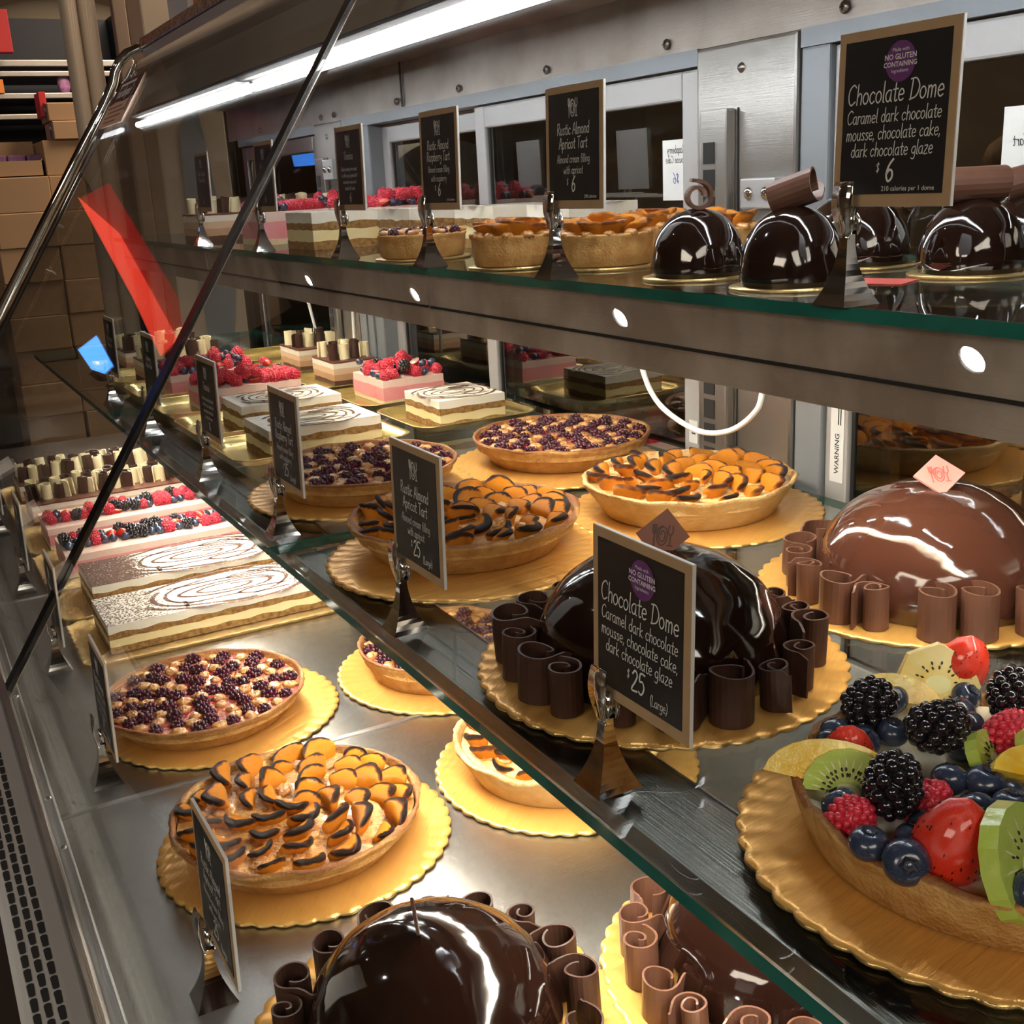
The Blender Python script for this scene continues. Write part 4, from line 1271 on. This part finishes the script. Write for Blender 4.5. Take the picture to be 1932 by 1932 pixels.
def fruit_tart(x, y, z):
    r1, r0, h = .1145, .1045, .031
    t = tag(empty('fruit_tart', (x, y, z)), 'custard tart heaped with blackberries, kiwi, strawberries and blueberries', 'tart')
    V, F, bn = crust_shell(r0, r1, h, .0030, .0075, 120, seed=4, burnk=1.1)
    obj('crust', V, F, CRUST, t, True, ('burn', bn))
    obj('custard', *filling(r1 - .008, h * .78, .0010, seed=2), CUST, t, True)
    zc = h * .78
    L = lambda px, py, pz: (px - x, py - y, zc + pz)
    bbs = [((.470, .443, .022), (.5, .3, 0)), ((.474, .396, .026), (1.2, .2, .5)), ((.409, .367, .024), (.2, .4, 1)), ((.545, .402, .024), (1.0, 0, 2)), ((.53, .34, .022), (.6, 0, 3)), ((.50, .30, .020), (.6, .5, 3))]
    for i, (p, r) in enumerate(bbs):
        inst('blackberry', BB_HI[i % 2], t, L(*p), r, 1.10)
    blues = [(.448, .448, .009, .0090), (.452, .428, .009, .0092), (.471, .425, .011, .0095), (.436, .440, .008, .0080), (.391, .386, .010, .0098), (.376, .351, .010, .0100), (.379, .330, .010, .0115), (.400, .345, .007, .0095),
             (.452, .368, .013, .0100), (.463, .354, .014, .0108), (.440, .341, .012, .0105), (.455, .331, .014, .0105), (.435, .315, .012, .0110), (.425, .293, .011, .0110), (.408, .283, .010, .0100), (.415, .352, .006, .0090),
             (.492, .418, .014, .0100), (.520, .420, .012, .0100), (.510, .405, .012, .0100), (.505, .455, .010, .009), (.475, .320, .012, .010), (.46, .295, .012, .010), (.55, .37, .012, .010), (.48, .275, .011, .010), (.545, .435, .010, .0095), (.418, .385, .006, .0090), (.430, .395, .006, .0095), (.462, .440, .006, .0090), (.480, .360, .008, .0100), (.470, .345, .008, .0100), (.495, .395, .008, .0100), (.450, .300, .010, .0105), (.520, .300, .010, .0100), (.560, .40, .010, .0095)]
    for p in blues:
        blueberry(t, L(*p[:3]), p[3], (random.uniform(-1.2, .2), random.uniform(-1.0, .3), random.uniform(0, 6)), True)
    for p, r in (((.387, .373, .009), (.6, 0, 0)), ((.430, .363, .009), (.4, .6, 0)), ((.505, .373, .022), (.8, .4, 0)), ((.525, .385, .012), (.8, .4, 2))):
        inst('raspberry', RB_HI[0], t, L(*p), r, 1.15)
    # cut fruit standing and leaning in the custard
    strawberry(t, L(.405, .325, .017), .032, (.05, .25, -.95), True)
    strawberry(t, L(.436, .424, .012), .025, (.35, .1, -.9), True)
    strawberry(t, L(.556, .450, .018), .028, (PI - .2, -.2, PI - .75), True)
    strawberry(t, L(.54, .36, .014), .024, (.4, .5, 1.0), True)
    kiwi(t, L(.411, .400, .002), .025, (1.05, .0, -.85), .006)
    kiwi(t, L(.418, .302, .010), .030, (1.15, -.1, .35), .009, half=False)
    kiwi(t, L(.538, .452, .014), .026, (1.25, 0, -.75), .008, half=False, facets=4, gold=True)
    kiwi(t, L(.486, .373, .010), .018, (.9, .3, .2), .007, half=False)
    kiwi(t, L(.508, .350, .014), .022, (.6, .2, .2), .008, half=False)
    # pineapple wedges
    for p, r, s in (((.412, .412, .002), (1.1, .05, -.80), 1.12), ((.512, .462, .004), (1.1, .1, -.8), .8), ((.490, .340, .010), (.7, .2, -.5), .9)):
        aa = np.linspace(.12, PI - .12, 12)
        P = [(.034 * math.cos(a), .022 * math.sin(a)) for a in aa] + [(.010 * math.cos(a), .004 * math.sin(a)) for a in aa[::-1]]
        k = len(P)
        V = [(a * s, b * s, 0) for a, b in P] + [(a * s, b * s, .009) for a, b in P]
        obj('pineapple_wedge', V, [tuple(range(k))[::-1], tuple(range(k, 2 * k))] + [(i, (i + 1) % k, k + (i + 1) % k, k + i) for i in range(k)], PINE, t, loc=L(*p), rot=r)
    return t


# ------------------------------------------------------------------ chocolate domes
def curl_vf(h, r0, r1, turns, tail, th=.0016, seed=0, flare=.0):
    """rolled strip of chocolate standing on edge: spiral plan with a straight tail"""
    rnd = random.Random(seed)
    pl = []
    n = int(turns * 22)
    for i in range(n + 1):
        a = turns * 2 * PI * i / n
        r = r0 + (r1 - r0) * i / n
        pl.append((r * math.cos(a), r * math.sin(a)))
    a = turns * 2 * PI
    d = (-math.sin(a), math.cos(a))
    for k in range(1, 6):
        pl.append((pl[n][0] + d[0] * tail * k / 5 + .15 * tail * (k / 5) ** 2 * math.cos(a), pl[n][1] + d[1] * tail * k / 5 + .15 * tail * (k / 5) ** 2 * math.sin(a)))
    V, F = [], []
    N = len(pl)
    for i, p in enumerate(pl):
        q0, q1 = pl[max(0, i - 1)], pl[min(N - 1, i + 1)]
        tx, ty = q1[0] - q0[0], q1[1] - q0[1]
        l = math.hypot(tx, ty) or 1
        nx, ny = -ty / l * th / 2, tx / l * th / 2
        hh = h * (1 + .05 * wn(i * .25, 1, seed)) - h * .5 * max(0, (i - N + 4) / 4) * rnd.uniform(.0, .5)
        z0 = h * .3 * max(0, (i - N + 3) / 3) * rnd.uniform(0, .4)
        f = 1 + flare
        V += [(p[0] + nx, p[1] + ny, z0), (p[0] - nx, p[1] - ny, z0), (p[0] * f - nx, p[1] * f - ny, hh), (p[0] * f + nx, p[1] * f + ny, hh)]
    for i in range(N - 1):
        for c in range(4):
            F.append((i * 4 + c, i * 4 + (c + 1) % 4, i * 4 + 4 + (c + 1) % 4, i * 4 + 4 + c))
    F += [(3, 2, 1, 0), (4 * N - 4, 4 * N - 3, 4 * N - 2, 4 * N - 1)]
    return V, F


def autosmooth(me):
    pass


def curl_meshes(m, nm, spec, th=.0016):
    return [mesh_of(curl_vf(*s, th=th, seed=i), m, nm, smooth=False) for i, s in enumerate(spec)]


CSPEC = [(.033, .0035, .0140, 1.35, .014), (.034, .007, .0155, 1.1, .018), (.031, .0035, .0125, 1.5, .010), (.034, .009, .0150, 1.0, .022), (.030, .010, .0165, .85, .012)]
CD = curl_meshes(CURL, 'chocolate_curl', CSPEC)
CM = curl_meshes(CURLM, 'chocolate_curl', CSPEC)


def plaque(parent, loc, rot, m, s=.036, mark=True, dark=True):
    h = s / 2
    P = [(h * math.cos(a), h * math.sin(a)) for a in (0, PI / 2, PI, 3 * PI / 2)]
    P = [(-h * .9, 0), (-.05 * h, -h * .95), (h * .95, .05 * h), (.1 * h, h * .95)]
    V = [(a, -.001, b) for a, b in P] + [(a, .001, b) for a, b in P]
    o = obj('plaque', V, [(0, 1, 2, 3), (7, 6, 5, 4)] + [(i, 4 + i, 4 + (i + 1) % 4, (i + 1) % 4) for i in range(4)], m, parent, loc=loc, rot=rot)
    if mark:
        V, F = [], []
        emblem(0, 0, s * .36, .0011, V, F, lambda u, v: (u, -.0014, v))
        obj('emblem', V, F, mat('plaque_dark', (.09, .028, .016), .4) if dark else mat('plaque_red', (.5, .12, .10), .4), o)
    return o


def big_dome(x, y, z, label, paler=False, r=.098, h=.090, plq=None, rz=0., ncurl=18):
    t = tag(empty('chocolate_dome', (x, y, z), rz), label, 'cake', 'large chocolate dome cakes')
    prof = [(r * .97, .0), (r, .010)]
    for i in range(1, 25):
        a = PI / 2 * i / 24
        prof.append((r * math.cos(a) ** .94 if i < 24 else 0.0002, .010 + (h - .010) * math.sin(a) ** .96))
    obj('glazed_dome', *lathe(prof, 72, lambda a, i: (.0005 * wn(a * 6, i * .5, rz) * (i < 22), .0004 * wn(a * 5, i * .6, rz + 1) * (i < 22))), GLAZE_LIT if paler is True else GLAZE, t, True)
    for k in range(ncurl):
        a = 2 * PI * k / ncurl + random.uniform(-.05, .05)
        q = r + .0145 + random.uniform(-.001, .002)
        o = inst('chocolate_curl', random.choice(CM if paler else CD), t, (q * math.cos(a), q * math.sin(a), .0005), (random.uniform(-.06, .06), random.uniform(-.06, .06), a + random.uniform(1.2, 2.4)), random.uniform(.95, 1.14))
    if plq:
        plq(t, h)
    return t


def small_dome(x, y, z, label, curl, rz=0., r=.0405, h=.056):
    t = tag(empty('chocolate_dome', (x, y, z + .0025), rz), label, 'cake', 'small chocolate domes on the top shelf')
    prof = [(r * .96, 0), (r, .006)]
    for i in range(1, 21):
        a = PI / 2 * i / 20
        prof.append((r * math.cos(a) ** .9 if i < 20 else .0002, .006 + (h - .006) * math.sin(a) ** .95))
    obj('glazed_dome', *lathe(prof, 56, lambda a, i: (.0003 * wn(a * 5, i * .5, rz) * (i < 18), 0)), GLAZE, t, True)
    kind, cr, ln, rot = curl
    vf = curl_vf(ln, cr * (.45 if kind == 'ring' else .7), cr, 1.25 if kind == 'ring' else .95, cr * (.4 if kind == 'ring' else 1.6), .0030 if kind == 'ring' else .0015, int(rz * 10))
    vf = ([(a, b, c - ln / 2) for a, b, c in vf[0]], vf[1])
    obj('chocolate_curl', *vf, CURLM, t, loc=(0, 0, h + cr * .82), rot=(rot[0], rot[1], rot[2] - rz))
    tag(obj('paper_disc', *lathe([(0, .0024), (r + .007, .0024), (r + .0075, .0012), (r + .007, .0002), (0, .0002)], 48), GOLDE, None, True, loc=(x, y, z)), 'gold card under the ' + label, 'cake card', 'thin round cards on the top shelf')
    return t


# ------------------------------------------------------------------ layered cakes
def layered(name, label, x0, x1, y0, y1, z, layers, group, cat='cake', amp=.0016, rz=0.):
    """stack of layers with wavy joints; returns the thing and its top height"""
    cx, cy = (x0 + x1) / 2, (y0 + y1) / 2
    t = tag(empty(name, (cx, cy, z), rz), label, cat, group)
    hx, hy = (x1 - x0) / 2, (y1 - y0) / 2
    nx, ny = max(6, int(hx * 2 / .008)), max(6, int(hy * 2 / .008))
    tot = sum(l[1] for l in layers)
    zb = 0
    sd = random.uniform(0, 9)
    for li, (pn, th, m) in enumerate(layers):
        zt = zb + th
        f = lambda zz, a, b, k: zz + (amp * wn(a * 70 + sd, b * 70, k) if 0 < zz < tot - 1e-6 else 0)
        g = .0006 * wn(li * 2.1, sd)
        ex, ey = hx + g, hy + g
        V, F = [], []
        for lvl, zz, k in ((0, zb, li), (1, zt, li + 1)):
            for i in range(nx + 1):
                for j in range(ny + 1):
                    a, b = -ex + 2 * ex * i / nx, -ey + 2 * ey * j / ny
                    V.append((a, b, f(zz, a, b, k)))
        n1 = (nx + 1) * (ny + 1)
        id_ = lambda l, i, j: l * n1 + i * (ny + 1) + j
        for i in range(nx):
            for j in range(ny):
                F.append((id_(1, i, j), id_(1, i + 1, j), id_(1, i + 1, j + 1), id_(1, i, j + 1)))
                F.append((id_(0, i, j), id_(0, i, j + 1), id_(0, i + 1, j + 1), id_(0, i + 1, j)))
        for i in range(nx):
            F.append((id_(0, i, 0), id_(0, i + 1, 0), id_(1, i + 1, 0), id_(1, i, 0)))
            F.append((id_(0, i + 1, ny), id_(0, i, ny), id_(1, i, ny), id_(1, i + 1, ny)))
        for j in range(ny):
            F.append((id_(0, 0, j + 1), id_(0, 0, j), id_(1, 0, j), id_(1, 0, j + 1)))
            F.append((id_(0, nx, j), id_(0, nx, j + 1), id_(1, nx, j + 1), id_(1, nx, j)))
        obj(pn, V, F, m, t)
        zb = zt
    return t, tot, hx, hy


def cocoa_swirl(t, z, s, cx=0, cy=0, sx=1., sy=1.):
    V, F = [], []
    mp = lambda u, v: (cx + v * sx, cy - u * sy, z + .0005)
    emblem(0, 0, s, s * .040, V, F, mp)
    for k, rr in enumerate((.58, .70, .82)):
        for a0 in (.3 + k * .8, 3.4 + k * .8):
            ribbon([(s * rr * math.cos(a) * (.9 + .05 * math.sin(a * 3)), s * rr * math.sin(a)) for a in np.linspace(a0, a0 + 2.3, 16)], s * (.035 + .012 * k), V, F, mp)
    obj('cocoa_stencil', V, F, COCOAD, t)


TIRA = lambda s=1.: [('sponge', .009 * s, SPONGE), ('mascarpone', .012 * s, CREAM), ('sponge', .008 * s, SPONGE), ('cream_top', .011 * s, CREAMW)]
RASL = lambda s=1.: [('sponge', .007 * s, SPONGEP), ('raspberry_mousse', .020 * s, PINK), ('cream_top', .011 * s, PINKL)]
CHOL = lambda s=1.: [('sponge', .007 * s, SPONGED), ('milk_mousse', .011 * s, MOUSSE), ('caramel_mousse', .010 * s, MOUSSEL), ('cream', .009 * s, CREAMW), ('chocolate_top', .003 * s, CHTOP)]
WC = curl_meshes(CURLW, 'white_chocolate_curl', [(.022, .006, .0085, .75, .006), (.024, .005, .0080, .9, .004)], .0015)
DC = curl_meshes(CURL, 'chocolate_curl', [(.022, .006, .0085, .75, .006), (.024, .005, .0080, .9, .004)], .0015)


def tiramisu(x0, x1, y0, y1, z, label, group, s=1., dust=False, rz=0.):
    t, h, hx, hy = layered('tiramisu', label, x0, x1, y0, y1, z, TIRA(s), group, rz=rz)
    if dust:
        nx, ny = 40, 8
        V = [(-hx + 2 * hx * i / nx, -hy + 2 * hy * j_ / ny, h + .0003 + .0002 * math.sin(i) * 0) for i in range(nx + 1) for j_ in range(ny + 1)]
        k1 = .62 if dust == 'light' else 1.15
        at = [max(k1 * sstep(.36, .16, i / nx) if True else 0, .8 * sstep(.66, .88, i / nx)) - .12 for i in range(nx + 1) for j_ in range(ny + 1)]
        obj('cocoa_dust', V, [(i * (ny + 1) + j_, (i + 1) * (ny + 1) + j_, (i + 1) * (ny + 1) + j_ + 1, i * (ny + 1) + j_ + 1) for i in range(nx) for j_ in range(ny)], COCOA, t, False, ('burn', at))
        cocoa_swirl(t, h + .0003, hy * 1.6, .01, 0, 1.5, 1)
    else:
        cocoa_swirl(t, h, min(hx, hy) * 1.45)
    return t


def ras_cake(x0, x1, y0, y1, z, label, group, n, s=1., lines=None, cover=False, rz=0.):
    t, h, hx, hy = layered('raspberry_mousse_cake', label, x0, x1, y0, y1, z, RASL(s), group, amp=.0008, rz=rz)
    k = 0
    cells = []
    if cover:
        na, nb = int(2 * hx / .0165), int(2 * hy / .0165)
        cells = [(-hx + .009 + (2 * hx - .018) * i / max(1, na - 1), -hy + .009 + (2 * hy - .018) * j / max(1, nb - 1)) for i in range(na) for j in range(nb)]
    else:
        na = int(2 * hx / .0150)
        cells = [(-hx + .010 + (2 * hx - .02) * i / (na - 1), b) for i in range(na) for b in (-.026, -.004, .018)]
    for a, b in cells:
        a += random.uniform(-.003, .003)
        b += random.uniform(-.003, .003)
        u = random.random()
        up = .012 if cover and random.random() < .18 else 0
        if cover:
            kind = 'r' if u < .62 else 'b' if u < .85 else 's' if u < .94 else 'k'
        else:
            kind = 'r' if u < .25 else 'b' if u < .62 else 's' if u < .78 else 'k'
        if kind == 'r':
            inst('raspberry', RB_LO, t, (a, b, h + .0082 + up), (random.uniform(-.7, .7), random.uniform(-.7, .7), random.uniform(0, 6)), random.uniform(.95, 1.2))
        elif kind == 'b':
            blueberry(t, (a, b, h + .0062 + up), random.uniform(.0066, .0082))
        elif kind == 'k':
            inst('blackberry', BB_LO, t, (a, b, h + .0095 + up), (random.uniform(.8, 1.6), random.uniform(-.7, .7), random.uniform(0, 6)), random.uniform(.95, 1.15))
        else:
            strawberry(t, (a, b, h + .006 + up), .016, (random.choice((1.5, -1.2)) + random.uniform(-.3, .3), random.uniform(-.5, .5), random.uniform(0, 6)))
    return t


def choc_cake(x0, x1, y0, y1, z, label, group, s=1., long=False, rz=0.):
    t, h, hx, hy = layered('chocolate_mousse_cake', label, x0, x1, y0, y1, z, CHOL(s), group, amp=.0006, rz=rz)
    rows = (-.026, .026) if long else (-.5 * hy, .45 * hy)
    n = max(3, int(2 * hx / .021))
    for j, b in enumerate(rows):
        for i in range(n):
            a = -hx + .012 + (2 * hx - .024) * i / (n - 1)
            wt = (i + j) % 2
            inst('white_chocolate_curl' if wt else 'chocolate_curl', random.choice(WC if wt else DC), t, (a, b + random.uniform(-.004, .004), h), (random.uniform(-.12, .12), random.uniform(-.12, .12), random.uniform(0, 6)), random.uniform(.95, 1.15) * (1.3 if long else 1.2))
    return t


# ------------------------------------------------------------------ fill the shelves
# steel deck: two rows of boards
lowA, lowB = .2575, .515
BR = .1375
cake_board(lowA, .640, SL + .0005, BR, 'gold scalloped board under the dark dome at the bottom of the case', rz=.1)
cake_board(lowA + .006, .945, SL + .0005, BR, 'gold scalloped board under the burnt-edged apricot tart on the steel deck', rz=.9)
cake_board(lowA + .010, 1.262, SL + .0005, BR, 'gold scalloped board under the berry tart on the steel deck', rz=.5)
cake_board(lowB, .566, SL + .0005, BR, 'gold scalloped board under the curl-ringed dome behind the shelf edge on the deck', rz=.3)
cake_board(lowB + .028, .925, SL + .0005, BR, 'gold scalloped board under the rear apricot tart on the deck', rz=.7)
cake_board(lowB + .032, 1.225, SL + .0005, BR, 'gold scalloped board under the rear berry tart on the deck', rz=.2)
zb = SL + .0042
def plq_low(t, h):
    plaque(t, (-.008, .004, h + .012), (.1, .1, -2.30), CURL, .040, True)
big_dome(lowA, .640, zb, 'dark glossy chocolate dome at the bottom of the case, plaque seen edge-on', r=.092, h=.088, plq=plq_low, rz=.4, ncurl=16)
apricot_tart(lowA, .945, zb, 'apricot tart with burnt-edged slices at the front of the steel deck', .3)
berry_tart(lowA - .008, 1.2645, zb, 'almond berry tart at the front of the steel deck', .2)
big_dome(lowB - .003, .563, zb, 'curl-ringed chocolate dome on the deck mostly hidden under the middle shelf', 'curls', r=.094, rz=1.0, ncurl=18)
apricot_tart(lowB + .020, .925, zb, 'pale apricot tart on the deck cut off by the middle shelf edge', 2.0, pale=True, r1=.110, r0=.090, h=.040)
berry_tart(lowB + .030, 1.225, zb, 'berry tart at the back of the deck cut off by the middle shelf edge', 1.2, r1=.108, r0=.090, h=.040)
# long blocks on embossed trays
for k, (y0_, nm) in enumerate(((1.490, 'front tiramisu block'), (1.688, 'rear tiramisu block'), (1.880, 'front raspberry block'), (2.072, 'rear raspberry block'), (2.262, 'front chocolate block'), (2.452, 'rear chocolate block'))):
    doily_tray(.148, .552, y0_, y0_ + .186, SL, 'embossed gold tray under the ' + nm + ' on the deck')
LG = 'long cake blocks on the steel deck'
tiramisu(.187, .530, 1.527, 1.655, SL + .0022, 'long tiramisu block nearest the berry tart, lightly dusted with cocoa', LG, dust='light')
tiramisu(.197, .530, 1.712, 1.845, SL + .0022, 'long tiramisu block with a dark cocoa end, behind the nearer one', LG, dust='dark')
ras_cake(.187, .530, 1.905, 2.035, SL + .0022, 'long pink raspberry block topped with berries, behind the tiramisu blocks', LG, 0)
ras_cake(.184, .530, 2.095, 2.225, SL + .0022, 'long pink raspberry block beside the chocolate blocks, second from the tiramisu', LG, 0)
choc_cake(.180, .530, 2.285, 2.415, SL + .0022, 'long chocolate block with curls next to the raspberry blocks on the deck', LG, long=True)
choc_cake(.178, .530, 2.475, 2.605, SL + .0022, 'long chocolate block with curls farthest along the deck', LG, long=True)

# middle shelf: two rows
mA, mB = .469, .742
BM = .1385
zs = SM + .0005
for x, y, nm, rz in ((mA + .010, .357, 'fruit tart', .2), (mA, .652, 'dark dome', .6), (mA - .002, .978, 'burnt-edged apricot tart', .1), (mA + .010, 1.290, 'berry tart beside the tiramisu tray', .8),
                     (mB + .004, .651, 'milk brown dome', .4), (mB - .003, .960, 'pale apricot tart', .5), (mB - .008, 1.247, 'rear berry tart', .9)):
    cake_board(x, y, zs, BM, 'gold scalloped board under the ' + nm + ' on the middle shelf', rz=rz)
zb = SM + .0042
fruit_tart(.484, .356, zb)
def plq_dark(t, h):
    plaque(t, (.002, -.002, h + .010), (-.25, .12, -.6), PLAQ, .043)
def plq_pink(t, h):
    plaque(t, (-.006, -.006, h + .008), (-.95, .0, -.55), PLAQP, .046, True, False)
big_dome(mA, .652, zb, 'dark glossy chocolate dome behind the $25 sign on the middle shelf', r=.095, h=.089, plq=plq_dark, rz=0)
big_dome(mB + .006, .640, zb, 'brown glossy chocolate dome with a pink plaque at the back of the middle shelf', True, r=.098, h=.094, plq=plq_pink, rz=0, ncurl=18)
apricot_tart(mA + .010, 1.000, zb, 'apricot tart with heavily burnt slices at the middle shelf front', 1.1)
apricot_tart(mB - .004, .968, zb, 'pale lightly browned apricot tart at the back of the middle shelf', 2.6, pale=True, r1=.116, h=.038)
berry_tart(mA + .013, 1.288, zb, 'almond berry tart at the middle shelf front beside the tiramisu', .9)
berry_tart(mB + .012, 1.262, zb, 'almond berry tart at the back of the middle shelf before the doors', 2.1)
TN = ['nearest the berry tart', 'second from the berry tart', 'third from the berry tart', 'fourth from the berry tart', 'fifth from the berry tart', 'farthest from the berry tart']
for k in range(6):
    gold_tray(.378, .645, 1.490 + .212 * k, 1.672 + .212 * k, SM, 'shiny gold tray in the front row of the middle shelf, ' + TN[k])
for k in range(5):
    gold_tray(.664, .872, 1.515 + .228 * k, 1.712 + .228 * k, SM, 'shiny gold tray in the back row of the middle shelf, ' + TN[k])
MG = 'cake blocks on the gold trays'
zt = SM + .0012
tiramisu(.433, .600, 1.510, 1.632, zt, 'wide tiramisu block on the front gold tray nearest the berry tart', MG, 1.08)
tiramisu(.455, .620, 1.722, 1.842, zt, 'tiramisu block on the second front gold tray', MG, 1.08)
ras_cake(.452, .622, 1.932, 2.055, zt, 'pink raspberry block heaped with berries in the front row of gold trays', MG, 0, 1.08, cover=True)
ras_cake(.442, .600, 2.142, 2.265, zt, 'pink raspberry block partly hidden behind the black pane joint', MG, 0, 1.08, cover=True)
choc_cake(.440, .600, 2.355, 2.475, zt, 'chocolate block with curls behind the raspberry blocks in the front tray row', MG, 1.08)
choc_cake(.440, .600, 2.565, 2.685, zt, 'chocolate block with curls farthest in the front tray row', MG, 1.08)
tiramisu(.705, .818, 1.535, 1.665, zt, 'square tiramisu block on the back gold tray beside the rear berry tart', MG, 1.1)
ras_cake(.718, .832, 1.785, 1.925, zt, 'pink raspberry block heaped with berries in the back tray row', MG, 0, 1.1, cover=True)
choc_cake(.725, .815, 2.045, 2.165, zt, 'chocolate block with striped curls beside the raspberry block in the back tray row', MG, 1.1)
choc_cake(.735, .825, 2.275, 2.400, zt, 'chocolate block with striped curls in the back tray row before the far upright', MG, 1.1)

# top shelf
z = SU
small_dome(.6245, .804, z, 'small dark dome with a rolled ring curl, left of its neighbours', ('ring', .0125, .024, (PI / 2, 0, -.55)), .3)
small_dome(.6125, .672, z, 'small dark dome with tall leaning curl beside the dome sign', ('leaf', .0135, .034, (PI / 2 - .35, .5, .35)), .7, h=.058)
small_dome(.7550, .626, z, 'small dome with a broad lying curl, right of the dome sign', ('leaf', .0135, .044, (0, PI / 2, -.45)), 1.1)
small_dome(.7700, .755, z, 'small dome standing behind the dome sign', ('leaf', .0110, .036, (0, PI / 2, .3)), 1.6)
small_dome(.8400, .850, z, 'small dome at the back behind the dome sign', ('leaf', .0110, .036, (0, PI / 2, .8)), 2.2)
small_dome(.8380, .640, z, 'small dome farthest right at the back of the top shelf', ('leaf', .0135, .044, (0, PI / 2 - .2, -.55)), 2.9)
small_dome(.6700, .520, z, 'small dome outside the right edge of the view on the top shelf', ('leaf', .0110, .036, (0, PI / 2, .3)), 3.4) if False else None
small_tart(.6000, 1.088, z, 'apricot', 'small apricot tart left of the apricot sign', .0455, rz=.2)
small_tart(.6480, .985, z, 'apricot', 'small apricot tart right of the apricot sign holder', .0500, rz=.9)
small_tart(.7400, .930, z, 'apricot', 'small apricot tart behind the ring-curled dome', .0480, rz=1.5)
small_tart(.7550, 1.055, z, 'apricot', 'small apricot tart at the back behind the other two', .0480, rz=2.1)
small_tart(.6100, 1.345, z, 'raspberry', 'small raspberry tart behind the raspberry sign', .0560, .036, rz=.4)
small_tart(.6950, 1.235, z, 'raspberry', 'small raspberry tart half hidden behind an apricot tart', .0480, .036, rz=1.0)
tag(obj('red_paper', *xf(box(-.02, .02, -.03, .03, 0, .0006), (.672, .648, z + .0003), (0, 0, .4)), mat('red_paper', (.62, .10, .08), .5)), 'scrap of red paper lying between the domes on the top shelf', 'paper')
TG = 'cake squares on the top shelf'
zt = z + .0003
tiramisu(.600, .712, 1.727, 1.853, zt, 'tiramisu square behind the raspberry tart sign on the top shelf, nearest the pink cake', TG, 1.42)
tiramisu(.690, .800, 1.560, 1.680, zt, 'tiramisu square second from the pink cake on the top shelf', TG, 1.42)
tiramisu(.740, .850, 1.395, 1.515, zt, 'tiramisu square third from the pink cake on the top shelf', TG, 1.42)
tiramisu(.770, .875, 1.250, 1.355, zt, 'tiramisu square farthest from the pink cake, behind the apricot tarts', TG, 1.42)
ras_cake(.610, .735, 2.020, 2.150, zt, 'pink raspberry square with berries on the top shelf behind the glass joint', TG, 0, 1.5, cover=True)
ras_cake(.760, .870, 1.830, 1.950, zt, 'pink raspberry square behind the tiramisu on the top shelf', TG, 0, 1.5, cover=True)
ras_cake(.745, .860, 2.030, 2.150, zt, 'pink raspberry square at the back beside the far upright', TG, 0, 1.5, cover=True)
choc_cake(.600, .720, 2.42, 2.56, zt, 'chocolate mousse square with broad curls at the far end of the top shelf', TG, 1.35)
choc_cake(.740, .860, 2.25, 2.38, zt, 'chocolate mousse square with broad curls behind the far signs', TG, 1.35)
